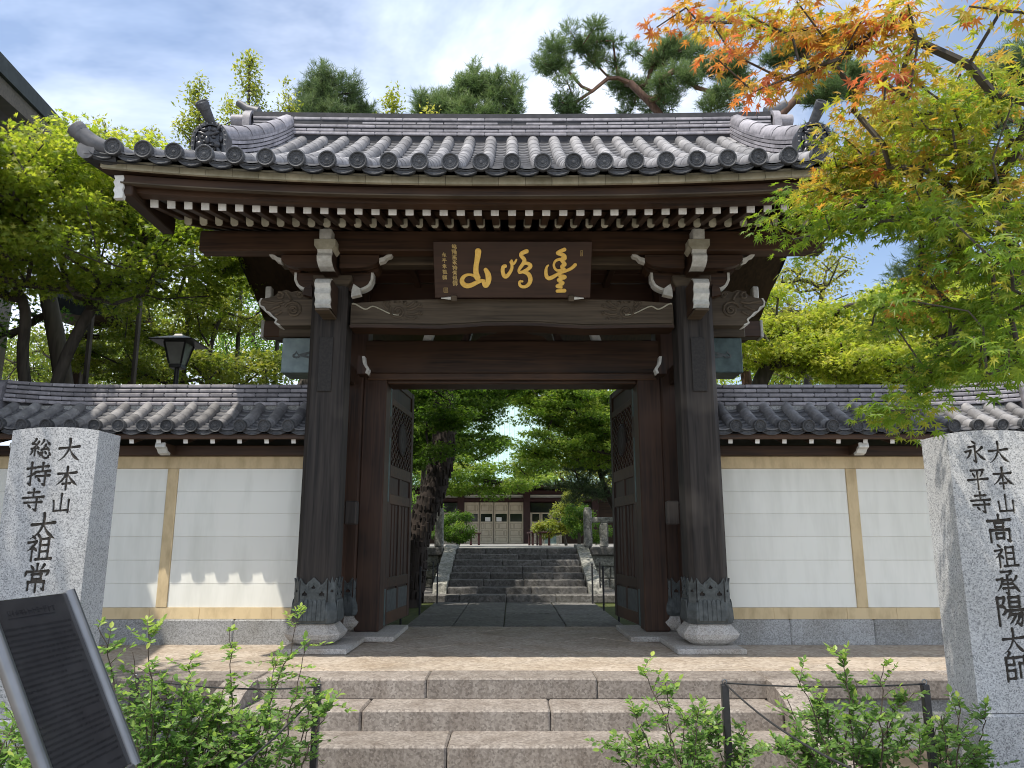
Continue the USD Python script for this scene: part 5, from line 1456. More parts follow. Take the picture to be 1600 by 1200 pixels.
broad_tree("garden_tree", "thin pale yellow tree with bare upper twigs right of the gate eave", "loose trees farther back on the right",
           [W(1262, 760, 16), W(1262, 600, 16), W(1275, 520, 16), W(1290, 430, 16), W(1305, 375, 16)], .10,
           [mk(1270, 450, 16, .8, .8, .6), mk(1300, 410, 16, .5, .6, .35), mk(1220, 450, 16, .7, .7, .5), mk(1200, 510, 16.5, .9, .8, .5)],
           75, 60, .42, .6, .10, "blade", "leaf_yellow_green", "bark_maple", 53, tint=.72, wander=.08)
broad_tree("garden_tree", "tall pale green tree mass far behind the right wall", "loose trees farther back on the right",
           [W(1500, 760, 22), W(1500, 620, 22), W(1510, 540, 22)], .2,
           [mk(1480, 540, 22, 3.0, 1.8, 1.0), mk(1340, 560, 22, 2.6, 1.8, .9), mk(1200, 560, 22, 2.4, 1.6, 1.0), mk(1600, 480, 22, 2.5, 1.8, 1.6)],
           110, 170, .8, .5, .15, "blade", "leaf_yellow_green", "bark_maple", 54, tint=.35)

# ------------------------------------------------------------------ inside the gate
pin = lambda px, py, y: W(px, py, y)
t = thing("pine_trunk_tree", W(645, 948, 12.6), "old pine with thick leaning furrowed trunk just inside the left door", "tree")
tp = spline([np.array([-1.78, 12.6, P - .05]), pin(640, 900, 12.6), pin(648, 850, 12.6), pin(668, 790, 12.7), pin(688, 730, 12.8), pin(694, 660, 13.0), pin(690, 560, 13.2), pin(690, 430, 13.4)], 40)
a = np.linspace(0, 2 * np.pi, 22, endpoint=False)
S_ = []
for k, q in enumerate(tp):
    rr = np.interp(k, [0, 5, 12, 39], [.29, .23, .205, .13])
    w = 1 + .10 * np.sin(5 * a + k * .35) * np.sin(k * .9 + 2 * a) + rng.normal(0, .035, 22)
    S_.append(np.stack([q[0] + rr * w * np.cos(a), q[1] + rr * w * np.sin(a), np.full(22, q[2])], 1))
obj("trunk", loft(S_), "bark_pine", t, smooth=50)
rows_ = []
rb_ = np.random.default_rng(8)
for k in range(1, 38):
    for j in range(20):
        an = (j + .5 * (k % 2)) / 20 * 2 * np.pi + rb_.normal(0, .06)
        if math.sin(an) > .35: continue
        q = tp[k] * .5 + tp[k + 1] * .5
        rr = np.interp(k, [0, 5, 12, 39], [.293, .235, .21, .134])
        c = np.array([q[0] + rr * math.cos(an), q[1] + rr * math.sin(an), q[2]])
        h_ = .066 * rb_.uniform(.6, 1.25); wd = rr * .125 * rb_.uniform(.6, 1.1); an += rb_.normal(0, .05)
        q = q + np.array([0, 0, rb_.normal(0, .03)]); c[2] = q[2]; n_ = np.array([math.cos(an), math.sin(an), 0]); tn = np.array([-n_[1], n_[0], 0])
        rows_.append(put(cbox(-wd, wd, -h_, h_, -.02, .012 * rb_.uniform(.2, 1.3), .010), tn, (0, 0, 1), n_, c))
obj("bark_plates", rows_, "bark_pine", t, kind="stuff")
r = np.random.default_rng(61)
tgs = crown_points(r, [mk(690, 330, 13.4, 2.2, 1.6, .7), mk(640, 420, 13.2, 1.5, 1.2, .5)], 26)
A, chn, rad, nt = skeleton(tp[25:], tgs, r, .14, wander=.2)
obj("branches", branch_mesh(A, chn, rad)[1:], "bark_pine", t, smooth=60)
add_leaves(t, "crown", [tuft_pack(r, c, .5, .6, 60, 12, .15) for c in tgs], "needle", "needle_green")

broad_tree("maple_tree", "green maple with layered sprays hanging over the inner stairs from the left", "maples inside the gate",
           [np.array([-3.4, 14.6, P]), W(600, 700, 14.6), W(640, 620, 14.6), W(700, 560, 14.6)], .15,
           [mk(700, 690, 14.2, .8, 1.0, .32), mk(650, 640, 14.0, .7, 1.0, .3), mk(745, 640, 14.6, .7, 1.0, .3), mk(660, 720, 13.6, .35, .6, .2), mk(700, 600, 14.4, 1.0, 1.0, .3), mk(640, 560, 14.4, 1.2, 1.0, .4), mk(690, 640, 14.4, .8, .8, .35), mk(760, 600, 14.6, .8, .8, .25), mk(650, 690, 13.9, .5, .7, .3), mk(690, 660, 12.1, .5, .35, .28), mk(705, 615, 12.0, .6, .35, .2), mk(680, 715, 12.2, .35, .3, .16), mk(760, 680, 14.6, .35, .6, .25)],
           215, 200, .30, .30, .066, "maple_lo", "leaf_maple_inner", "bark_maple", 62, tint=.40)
broad_tree("maple_tree", "bright green maple filling the right half of the gateway", "maples inside the gate",
           [np.array([3.6, 17.5, COURT]), W(1000, 720, 17.5), W(960, 640, 17.5), W(900, 580, 17.5)], .17,
           [mk(890, 650, 17.2, 1.2, 1.2, .5), mk(860, 700, 17.0, .8, 1.0, .4), mk(930, 700, 17.2, .9, 1.0, .5), mk(840, 620, 17.5, .7, 1.0, .25), mk(930, 620, 17.5, 1.0, 1.0, .4), mk(870, 590, 17.6, 1.3, 1.0, .3), mk(810, 615, 17.3, .6, .8, .2), mk(830, 735, 16.8, .6, .8, .25), mk(960, 660, 16.8, .6, .8, .5)],
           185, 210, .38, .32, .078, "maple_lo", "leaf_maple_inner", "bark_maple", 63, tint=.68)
broad_tree("maple_tree", "green maple with low sprays in front of the hall doors", "maples inside the gate",
           [np.array([-4.6, 21, COURT]), W(560, 700, 21), W(640, 660, 21), W(720, 640, 21)], .2,
           [mk(720, 740, 20.5, 1.1, 1.2, .35), mk(770, 758, 20.0, .8, 1.0, .2), mk(680, 720, 21, 1.0, 1.0, .5), mk(660, 650, 21, 1.5, 1.2, .6), mk(720, 600, 21, 1.6, 1.2, .5), mk(820, 745, 20.5, .7, .9, .3), mk(750, 700, 21, .8, .9, .4), mk(770, 620, 21, 1.0, .9, .3), mk(800, 760, 20, .7, .7, .15), mk(745, 768, 20, 1.0, .7, .16), mk(700, 760, 20, .8, .7, .2)],
           165, 190, .42, .32, .09, "maple_lo", "leaf_maple_inner", "bark_maple", 64, tint=.58)
broad_tree("garden_tree", "sunny yellow green tree beyond the right door", "trees by the hall",
           [np.array([7.5, 30, COURT]), W(1030, 720, 30), W(1000, 640, 30)], .25,
           [mk(900, 740, 30, 1.6, 1.4, .8), mk(960, 720, 30, 1.8, 1.4, 1.2), mk(930, 640, 30, 2.4, 1.6, 1.0), mk(860, 600, 30, 2.5, 1.6, .7)],
           90, 150, .75, .45, .15, "blade", "leaf_yellow_green", "bark_maple", 65, tint=.42)
broad_tree("garden_tree", "shaded green tree at the left end of the hall", "trees by the hall",
           [np.array([-6.5, 29, COURT]), W(620, 720, 29), W(660, 640, 29)], .25,
           [mk(640, 740, 29, 1.6, 1.4, 1.2), mk(700, 690, 29, 1.3, 1.4, .8), mk(680, 620, 29, 2.4, 1.6, 1.0), mk(640, 800, 28, .9, 1, .6)],
           80, 150, .7, .45, .14, "blade", "leaf_maple_deep", "bark_maple", 66, tint=.55)
r = np.random.default_rng(67)
tg = [W(px + r.normal(0, 8), py + r.normal(0, 4), 18.5 + r.normal(0, .4)) for px, py in [(900, 700), (925, 690), (945, 700), (890, 730), (915, 735), (950, 740), (885, 762), (910, 770), (940, 775), (960, 770), (925, 720), (960, 720), (905, 755), (930, 758), (975, 745), (900, 780), (975, 700)] for _ in (0, 1)]
pine_tree("small_pine", "small dark layered garden pine beside the right side of the inner stairs", None, [np.array([3.05, 18.6, COURT]), W(963, 800, 18.6), W(945, 760, 18.6), W(925, 700, 18.6)], .09, tg, .36, .28, 80, 12, .10, "needle_dark", "bark_pine", 67, .4)
broad_tree("shrub", "rounded dark green shrub left of the inner stairs", None, [np.array([W(715, 850, 19)[0], 19, COURT]), W(714, 835, 19), W(712, 820, 19)], .05,
           [mk(712, 828, 19, .42, .4, .38), mk(690, 835, 19, .3, .3, .28)], 40, 150, .16, .7, .07, "blade", "leaf_maple_deep", "bark_maple", 68, tint=.5, cat="shrub")
broad_tree("shrub", "feathery light green shrub right of the hall doors", None, [np.array([W(885, 850, 24)[0], 24, COURT]), W(880, 830, 24), W(878, 810, 24)], .05,
           [mk(880, 815, 24, .55, .5, .5), mk(862, 828, 24, .5, .4, .25), mk(888, 790, 24, .35, .4, .35)], 45, 150, .2, .6, .10, "blade", "leaf_yellow_green", "bark_maple", 69, tint=.42, cat="shrub")
broad_tree("shrub", "dark leafy shrub behind the memorial slab right of the hall doors", None, [np.array([W(905, 850, 22)[0], 22, COURT]), W(905, 835, 22), W(905, 815, 22)], .05,
           [mk(905, 815, 22, .4, .4, .5), mk(925, 830, 22, .5, .4, .4)], 45, 150, .18, .7, .075, "blade", "leaf_maple_deep", "bark_maple", 70, tint=.62, cat="shrub")

# canopies over the inner path, whose shade lies on the stairs
broad_tree("maple_tree", "high maple canopy arching over the inner path from the left side", "maples inside the gate",
           [np.array([-4.2, 12.2, P]), (-4.0, 12.3, 2.5), (-3.2, 12.5, 4.6), (-2.2, 12.6, 6.0)], .18,
           [(-1.2, 12.4, 6.4, 2.4, 1.8, .6), (-2.8, 13.4, 6.2, 1.8, 1.6, .7), (-1.0, 14.2, 6.6, 2.2, 1.6, .6)], 62, 135, .5, .35, .10, "blade", "leaf_maple_deep", "bark_maple", 121, tint=.5)
broad_tree("maple_tree", "high maple canopy arching over the inner path from the right side", "maples inside the gate",
           [np.array([4.4, 13.2, P]), (4.2, 13.2, 2.5), (3.2, 13.3, 4.8), (2.0, 13.4, 6.2)], .18,
           [(1.0, 13.2, 6.8, 2.2, 1.8, .6), (2.6, 14.2, 6.4, 1.8, 1.6, .7), (.2, 15.2, 6.9, 2.4, 1.6, .6)], 62, 135, .5, .35, .10, "blade", "leaf_maple_inner", "bark_maple", 122, tint=.45)

# ------------------------------------------------------------------ inner stairs, walls and the hall beyond
isx0, isx1 = -1.13, 1.32
y0 = 13.25; run = .36; nst = 8; rise = (COURT - P) / nst
ist = thing("inner_stairs", (.1, y0, P), "wide weathered stone stairs with sloping side slabs seen through the gateway", "stairs")
for k in range(nst):
    xs = [isx0]
    while xs[-1] < isx1 - .5:
        xs.append(xs[-1] + rng.uniform(.45, .95))
    xs[-1] = isx1
    if k == 0: xs = [isx0 - .62, -.9, -.1, .75, isx1 + .62]
    for a, b in zip(xs[:-1], xs[1:]):
        obj("step_block", cbox(a + .004, b - .004, y0 + k * run, 16.7, P - .02 if k == 0 else P + k * rise - .03, P + (k + 1) * rise + rng.uniform(-.004, .004), .012), "path_stone", ist)
for s in (-1, 1):
    xa = isx0 - .01 if s < 0 else isx1 + .01
    xb = xa + s * .24
    pr = Polygon([(y0 + .30, P + rise), (y0 + .36, P + rise + .16), (16.1, COURT + .08), (16.62, COURT + .08), (16.62, P)])
    obj("side_slab", yz(pr, min(xa, xb), max(xa, xb)), "old_stone", ist)
# rough retaining walls either side
for s, lab in ((-1, "low wall of rough stone blocks left of the inner stairs"), (1, "low wall of rough stone blocks right of the inner stairs")):
    x0_, x1_ = (isx0 - .27, -9.0) if s < 0 else (isx1 + .27, 9.0)
    rw = thing("retaining_wall", (x0_, 16.0, P), lab, "wall")
    a, b = sorted((x0_, x1_))
    obj("core", bx(a, b, 15.75, 16.6, P - .1, COURT - .1), "old_stone", rw)
    z = P + .002
    for h_ in (.26, .24, .22):
        x = a
        while x < b:
            w_ = rng.uniform(.35, .75)
            obj("wall_stone", cbox(x + .006, min(b, x + w_) - .006, 15.68 + rng.uniform(-.015, .015), 15.8, z + .006, z + h_ - .004, .02), "old_stone", rw)
            x += w_
        z += h_
    x = a
    while x < b:
        w_ = rng.uniform(.9, 1.4)
        obj("coping_stone", cbox(x + .004, min(b, x + w_) - .004, 15.60, 16.2, COURT - .13, COURT + .02, .015), "path_stone", rw); x += w_
# stone fence posts and rails on the retaining wall
def fence_post(x, h, label, src=None, w=.17):
    if src is not None: return dup(src, (x, 15.95, COURT + .02), label)
    p = thing("stone_post", (x, 15.95, COURT + .02), label, "stone post", "rough stone posts above the low walls")
    m = trimesh.util.concatenate([cbox(x - w / 2, x + w / 2, 15.95 - w / 2, 15.95 + w / 2, COURT + .02, COURT + .02 + h, .03)])
    m = m.subdivide().subdivide(); m.vertices += .02 * (meshkit.noise(m.vertices * 9)[:, None] - .5) * np.array([1, 1, .3])
    obj("shaft", m, "old_stone", p, smooth=40)
    obj("cap", cbox(x - w * .42, x + w * .42, 15.95 - w * .42, 15.95 + w * .42, COURT + .02 + h - .01, COURT + .05 + h, .02), "old_stone", p)
    return p
fp = fence_post(W(686, 850, 15.95)[0], .78, "tall rough stone post beside the leaning pine trunk")
fence_post(W(919, 850, 15.95)[0], .78, "broad lichened stone post at the right of the inner stairs", fp)
f2 = fence_post(W(944, 850, 15.95)[0], .50, "short stone post right of the broad lichened one")
fence_post(W(966, 850, 15.95)[0], .5, "short stone post close to the right door leaf", f2)
fence_post(W(662, 850, 15.95)[0], .5, "short stone post behind the leaning pine trunk", f2)
for a, b, lab in ((919, 1000, "stone rail joining the posts right of the inner stairs"), (600, 686, "stone rail joining the posts left of the inner stairs")):
    xa, xb = W(a, 850, 15.95)[0], W(b, 850, 15.95)[0]
    obj("stone_rail", cbox(xa + .08, xb - .08, 15.88, 16.02, COURT + .52, COURT + .63, .02), "old_stone", None, label=lab, cat="stone rail")
# thin iron railing posts along the inner path
ip = None
for k, (px, y) in enumerate([(683, 12.9), (656, 11.2), (627, 9.95), (926, 12.9), (943, 11.6), (966, 10.3), (938, 13.6), (676, 13.9)]):
    x = W(px, 930, y)[0]
    lab = ["thin iron post at the foot of the stairs left side", "thin iron post halfway along the path on the left", "thin iron post close behind the left door leaf", "thin iron post at the foot of the stairs right side",
           "thin iron post halfway along the path on the right", "thin iron post close behind the right door leaf", "thin iron post before the right low wall", "thin iron post before the left low wall"][k]
    if ip is None:
        ip = thing("path_post", (x, y, P - .03), lab, "post", "thin iron posts along the inner path")
        obj("shaft", cbox(x - .013, x + .013, y - .013, y + .013, P - .03, P + .62, .003), "black_iron", ip)
        obj("knob", cbox(x - .016, x + .016, y - .016, y + .016, P + .62, P + .645, .004), "black_iron", ip)
    else:
        dup(ip, (x, y, P - .03), lab)
for px0, y0_, px1, y1_, lab in ((683, 12.9, 656, 11.2, "thin rope along the left edge of the inner path"), (926, 12.9, 943, 11.6, "thin rope along the right edge of the inner path")):
    rope((W(px0, 930, y0_)[0], y0_, P + .6), (W(px1, 930, y1_)[0], y1_, P + .6), .04, lab, .004)
# the hall
HY = 38.0
hx = lambda px: W(px, 800, HY)[0]
hz = lambda py: W(772, py, HY)[2]
hall = thing("temple_hall", (hx(772), HY, COURT), "temple hall with cream folding doors and pale green copper roof beyond the stairs", "building")
obj("wall", bx(-14, 14, HY + .35, HY + 8, COURT, hz(740)), "wood_brown_x", hall)
obj("stone_floor", bx(-15, 15, HY - 3.2, HY + .5, COURT - .1, hz(850) - .0), "granite_base", hall)
for px in (720, 823, 930, 617):
    obj("post", cbox(hx(px) - .17, hx(px) + .17, HY - .1, HY + .25, hz(850), hz(735), .02), "lacquer_red", hall)
obj("head_beam", cbox(-12, 12, HY - .05, HY + .2, hz(784), hz(778), .02), "lacquer_red", hall)
obj("white_band", bx(-12, 12, HY + .15, HY + .34, hz(778) + .01, hz(773)), "plaster_white", hall)
obj("upper_beam", cbox(-12, 12, HY - .08, HY + .3, hz(772), hz(766), .02), "lacquer_red", hall)
def leaf_door(pa, pb_, ptop, notice=None):
    xa, xb = hx(pa) + .01, hx(pb_) - .01
    z0, z1 = hz(849), hz(ptop)
    d = obj("door", bx(xa, xb, HY + .04, HY + .10, z0, z1), "door_cream", hall)
    gz0, gz1 = hz(815), hz(803)
    obj("pane", bx(xa + .07, xb - .07, HY + .028, HY + .0395, gz0, gz1), "glass_dark", d)
    rows2 = [(z0 + .10, z0 + .28), (z0 + .36, z0 + .62), (z0 + .70, z0 + .98)] + ([(gz1 + .14, z1 - .12)] if z1 - gz1 > .4 else [])
    for k, (a, b) in enumerate(rows2):
        m = (xa + xb) / 2
        cuts = [(xa + .08, xb - .08)] if k == 0 else [(xa + .08, m + (.12 if k % 2 else -.12)), (m + (.16 if k % 2 else -.08), xb - .08)]
        for u, v in cuts:
            obj("panel", xz(sbox(u, a, v, b).difference(sbox(u + .022, a + .022, v - .022, b - .022)), HY + .032, HY + .0405), "door_shadow", d)
    for x in (xa, xb):
        obj("stile", bx(x - .025, x + .025, HY + .02, HY + .0385, z0, z1), "door_cream", d)
    if notice is not None:
        x = xb - .42 if notice < 0 else xa + .12
        obj("notice", bx(x, x + .26, HY + .018, HY + .027, hz(814.5), hz(808)), "paper_white", d)
E2 = [726, 749, 771.5, 794.5, 818]
for k in range(4):
    leaf_door(E2[k], E2[k + 1], 785, {1: -1, 2: 1}.get(k))
for a, b in ((829, 845), (845, 861), (861, 877), (693, 704.5), (704.5, 715)):
    leaf_door(a, b, 801)
for a, b in ((829, 925), (622, 715)):
    obj("dark_transom", bx(hx(a), hx(b), HY + .05, HY + .12, hz(800), hz(786)), "glass_dark", hall)
zr0 = hz(764)
obj("eave", hexa([(x, y, z) for x in (-16, 16) for y, za_, zb_ in ((HY - 2.6, zr0 - .10, zr0 + .12), (HY + .5, zr0 + .5, zr0 + .9)) for z in (za_, zb_)]), "wood_brown_x", hall)
for k in range(40):
    x = -6 + k * .3
    obj("rafter_end", bx(x, x + .1, HY - 2.64, HY - 2.601, zr0 - .06, zr0 + .06), "white_paint", hall)
zq = zr0 + .13
roof_pts = [(HY - 2.8, zq), (HY - .5, zq + .9), (HY + 2, zq + 2.6), (HY + 4.2, zq + 5.0)]
rp = spline([(0, a, b) for a, b in roof_pts], 12)
hr = obj("roof", [hexa([(x, y, z + o) for x in (-16, 16) for y, z in (rp[k][1:], rp[k + 1][1:]) for o in (-.12, 0)]) for k in range(11)], "copper_roof", hall)
for k in range(60):
    x = -8 + k * .28
    obj("seam", tube([(x, q[1], q[2] + .012) for q in rp], .03, 5), "copper_roof", hr)
# benches and memorial slab on the upper court
def bench(x, y, label, src=None, L=1.1, rot=0):
    if src is not None: return dup(src, (x, y, COURT), label, rot)
    b = thing("bench", (x, y, COURT), label, "bench", "low red benches on the upper court")
    for k in range(3):
        obj("seat_slat", cbox(x - L / 2, x + L / 2, y - .2 + k * .14, y - .075 + k * .14, COURT + .38, COURT + .43, .008), "lacquer_red", b)
    for dx in (-1, 1):
        for dy in (-1, 1):
            obj("leg", cbox(x + dx * (L / 2 - .07) - .03, x + dx * (L / 2 - .07) + .03, y + dy * .15 - .03, y + dy * .15 + .03, COURT, COURT + .38, .005), "lacquer_red", b)
    return b
YB = 27.0
b0 = bench(W(742, 850, YB)[0], YB, "small low red bench left of the hall doors", L=.42)
bench(W(836, 850, 25)[0], 25, "low dark bench by the memorial slab, its left one", b0, rot=20)
bench(W(851, 850, 24)[0], 24, "low dark bench right in front of the memorial slab", b0)
mx = W(861, 850, 25)[0]
ms_ = thing("memorial_slab", (mx, 25.6, COURT), "upright dark stone slab with rounded top right of the hall doors", "memorial stone")
sp = Polygon([(-.18, 0), (.20, 0), (.205, .60), (.15, .74), (.02, .80), (-.11, .77), (-.17, .66)])
obj("slab", xz(affinity.translate(sp, mx, COURT + .05), 25.5, 25.66), "verdigris_dark", ms_)
obj("foot", cbox(mx - .3, mx + .3, 25.4, 25.76, COURT - .02, COURT + .05, .02), "old_stone", ms_)

# ------------------------------------------------------------------ garden lamp behind the left wall
lx, ly = W(278, 560, 11.0)[0], 11.0
lz = lambda py: W(278, py, 11.0)[2]
lp = thing("garden_lamp", (lx, ly, P), "dark hooded garden lamp on a post behind the left wall", "lamp")
obj("post", tube([(lx, ly, P - .05), (lx, ly, lz(572))], .035, 10), "black_iron", lp, smooth=50)
z0, z1 = lz(570), lz(538)
q4 = lambda h, z: [(lx + a * h, ly + b * h, z) for a, b in ((-1, -1), (1, -1), (1, 1), (-1, 1))]
obj("lantern_glass", loft([q4(.085, z0), q4(.15, z1)]), "lamp_glass", lp)
for a in (-1, 1):
    for b in (-1, 1):
        obj("lantern_bar", beam((lx + a * .088, ly + b * .088, z0), (lx + a * .155, ly + b * .155, z1), .022, .022), "black_iron", lp)
obj("lantern_base", cbox(lx - .09, lx + .09, ly - .09, ly + .09, z0 - .06, z0, .01), "black_iron", lp)
zt_ = lz(529)
obj("lamp_roof", loft([q4(.31, z1), q4(.32, z1 + .02), q4(.20, z1 + .07), q4(.07, zt_ + .03), q4(.05, zt_ + .06)]), "black_iron", lp)

# ------------------------------------------------------------------ large roofs of the halls at the left
lh = thing("side_hall", (-14, 15, P), "large hall at the far left, its dark eave slanting down behind the maple", "building")
A0, A1 = W(-60, 10, 8.5), W(345, 700 / 3.2 + 45, 26)
A0 = W(0, 92, 9.0); A1 = W(118, 218, 14.0)
dv = A1 - A0
B0, B1 = A0 - dv * .9, A1 + dv * 1.1
up = np.array([0, 0, 1.0]); out_ = np.array([-1.0, -.1, .35])
hh = lambda p, o: p + np.array(o)
def strip(o0, o1, name, m, parent=lh):
    obj(name, hexa([hh(p, o) for p in (B0, B1) for o in o0 + o1]), m, parent)
strip([(0, 0, -.16), (0, 0, .10)], [(-.35, 0, -.16), (-.35, 0, .10)], "eave_edge", "copper_roof_dark")
strip([(-.05, 0, -.42), (-.05, 0, -.17)], [(-.30, 0, -.42), (-.30, 0, -.17)], "eave_board", "wood_weathered_x")
strip([(-.1, 0, .11), (-.1, 0, .16)], [(-4.5, 0, 1.0), (-4.5, 0, 1.1)], "roof", "copper_roof_dark")
strip([(-.31, 0, -.40), (-.31, 0, -.3)], [(-2.0, 0, -.1), (-2.0, 0, 0)], "soffit", "wood_brown_y")
dn = np.array([0, 0, 1.0])
obj("wall", hexa([(B0[0] - 2.2 if i < 4 else B1[0] - 2.2, (B0[1], B1[1])[i // 4], 0) for i in range(0)] or [(x, y, z) for x, y, zt in ((B0[0] - 2.4, B0[1], B0[2] - .2), (B1[0] - 2.4, B1[1], B1[2] - .2)) for xx in (0,) for x, y in ((x - .3, y), (x, y)) for z in (0, zt)]), "wood_brown_z", lh)
bt = thing("bell_tower", (*W(150, 600, 19)[:2], P), "bell tower whose dark green roof corner shows through the left maple", "building")
c0 = W(222, 462, 19.0)
q = [c0, c0 + (-2.5, 0, .02), c0 + (-2.5, 2.5, .02), c0 + (0, 2.5, 0)]
apx = c0 + (-1.3, 1.2, 1.6)
eave = spline([c0, c0 + (-.35, 0, -.12), c0 + (-1.2, 0, -.2), c0 + (-2.2, 0, -.1), c0 + (-2.6, 0, .05)], 9)
obj("roof", [hexa([(p[0], p[1] + dy, p[2] + dz + o) for p in (a, b) for dy, dz in ((0, 0), (1.3, 1.3)) for o in (-.34, .05)]) for a, b in zip(eave[:-1], eave[1:])], "copper_roof_dark", bt)
obj("soffit", [hexa([(p[0] - .1, p[1] + dy, p[2] + dz + o) for p in (a, b) for dy, dz in ((.05, -.12), (.9, -.35)) for o in (-.1, 0)]) for a, b in zip(eave[:-1], eave[1:])], "wood_brown_y", bt)
for dx in (-.7, -2.1):
    obj("post", cbox(c0[0] + dx - .12, c0[0] + dx + .12, 20.0, 20.24, P - .1, c0[2] - .3, .02), "wood_brown_z", bt)
for dz in (-.8, -1.5):
    obj("tie_beam", cbox(c0[0] - 2.6, c0[0] - .3, 20.05, 20.2, c0[2] + dz - .1, c0[2] + dz + .05, .02), "wood_brown_x", bt)

# ------------------------------------------------------------------ foreground maple, right
r = np.random.default_rng(71)
fm = thing("maple_tree", (4.1, 3.7, 0), "foreground maple turning from green to orange, reaching in from the right edge", "tree")
trk = spline([(4.1, 3.7, -.05), (4.05, 3.72, 1.2), (4.15, 3.7, 2.4), (3.95, 3.65, 3.6), (3.8, 3.6, 4.8), (3.6, 3.5, 6.0)], 18)
tw = []     # (point, spray radius, n leaves, tint)
def sp_(px, py, y, tint, n=20, R=.17, jit=(22, 13), k=1):
    for _ in range(k):
        q = W(px + r.normal(0, jit[0]), py + r.normal(0, jit[1]), y + r.normal(0, .18))
        tw.append((q, R * r.uniform(.8, 1.2), int(1.7 * n * r.uniform(.7, 1.3)), np.clip(tint + r.normal(0, .06), .05, .97)))
# upper orange tiers
for px, py, y, tn, k in [(1025, 38, 3.3, .80, 2), (1065, 25, 3.3, .78, 3), (1110, 35, 3.2, .66, 4), (1150, 28, 3.2, .60, 3), (1190, 20, 3.1, .62, 3), (1140, 95, 3.1, .84, 2), (1160, 85, 3.1, .82, 2), (1185, 135, 3.0, .84, 3), (1215, 120, 3.0, .78, 3), (1245, 115, 3.0, .72, 3), (1190, 45, 3.0, .72, 2),
                         (1240, 50, 2.9, .72, 4), (1285, 55, 2.9, .70, 4), (1330, 45, 2.8, .68, 4), (1320, 90, 2.9, .72, 4), (1260, 12, 2.8, .66, 3), (1370, 30, 2.7, .80, 4), (1420, 15, 2.6, .62, 4), (1375, 120, 2.8, .88, 3), (1400, 80, 2.8, .66, 4), (1450, 60, 2.6, .56, 3), (1570, 20, 2.4, .58, 4), (1540, 15, 2.4, .6, 2),
                         (1385, 160, 2.9, .62, 3), (1420, 130, 2.9, .56, 4), (1350, 150, 3.0, .60, 2)]:
    sp_(px, py, y, tn, 17, .13, jit=(20, 9), k=max(1, k - 1))
# middle yellow-green mass
for px, py, y, tn, k in [(1340, 190, 3.1, .56, 4), (1385, 210, 3.1, .48, 5), (1330, 230, 3.2, .52, 5), (1300, 265, 3.3, .54, 4), (1360, 260, 3.2, .48, 6), (1420, 190, 3.0, .46, 5), (1460, 160, 2.9, .44, 5), (1500, 130, 2.8, .42, 4), (1540, 100, 2.7, .42, 4), (1580, 140, 2.6, .40, 5),
                         (1430, 240, 3.0, .46, 6), (1480, 210, 2.9, .44, 6), (1530, 180, 2.8, .42, 5), (1575, 230, 2.7, .44, 6), (1510, 260, 2.9, .46, 6), (1450, 290, 3.0, .50, 6), (1390, 300, 3.2, .46, 6), (1550, 290, 2.8, .50, 6), (1590, 320, 2.7, .44, 4), (1280, 300, 3.4, .56, 3), (1330, 295, 3.3, .48, 4), (1255, 290, 3.4, .5, 2)]:
    sp_(px, py, y + .45, tn + .02, 20, .18, k=k)
# lower green tiers
for px, py, y, tn, k in [(1215, 350, 3.8, .28, 2), (1255, 340, 3.7, .26, 4), (1300, 340, 3.6, .26, 5), (1345, 335, 3.5, .28, 5), (1390, 345, 3.4, .26, 5), (1260, 380, 3.7, .26, 2), (1440, 340, 3.2, .30, 5), (1490, 330, 3.1, .34, 5), (1540, 345, 3.0, .32, 6), (1585, 390, 2.9, .30, 5),
                         (1500, 390, 3.2, .30, 5), (1550, 430, 3.0, .28, 5), (1470, 420, 3.3, .50, 3), (1590, 460, 2.9, .26, 5), (1520, 480, 3.2, .28, 5), (1470, 495, 3.3, .28, 4), (1560, 510, 3.0, .26, 5), (1430, 455, 3.5, .26, 4), (1390, 490, 3.8, .24, 2), (1345, 510, 4.0, .26, 2),
                         (1590, 560, 2.9, .26, 4), (1540, 570, 3.1, .26, 4), (1490, 560, 3.3, .24, 4), (1450, 600, 3.5, .26, 4), (1410, 615, 3.6, .28, 3), (1390, 650, 3.6, .30, 2), (1365, 665, 3.6, .32, 1), (1435, 640, 3.5, .3, 2), (1440, 668, 3.5, .36, 1), (1510, 610, 3.3, .25, 2), (1450, 445, 3.4, .8, 1), (1465, 470, 3.4, .78, 1)]:
    sp_(px, py, y, tn, 19, .16, k=k)
# parts of the crown above and beside the picture
for _ in range(70):
    q = np.array([r.uniform(1.6, 5.8), r.uniform(1.8, 5.2), r.uniform(4.6, 6.6)])
    if proj_y(q) > -25 and q[0] * 1180 / (q[1] * CP + (q[2] - EYE) * SP) < 820: continue
    tw.append((q, .28, 34, .6))
for _ in range(60):
    q = np.array([r.uniform(3.4, 6.2), r.uniform(2.6, 5.5), r.uniform(2.4, 5.2)])
    if q[0] * 1180 / (q[1] * CP + (q[2] - EYE) * SP) < 840: continue
    tw.append((q, .28, 34, .4))
tg = np.array([q for q, *_ in tw])
A, chn, rad, nt = skeleton(trk, tg, r, .065, tip=.0022, wander=.15, step=.14)
ms = branch_mesh(A, chn, rad)
obj("trunk", ms[0], "bark_maple", fm, smooth=60)
big = [m for m, c in zip(ms[1:], chn[1:]) if rad[c].max() > .012]
small = [m for m, c in zip(ms[1:], chn[1:]) if rad[c].max() <= .012]
for m in big[:40]:
    obj("branch", m, "bark_maple", fm, smooth=60)
obj("twigs", small + big[40:], "twig", fm, smooth=60, kind="stuff")
packs = []
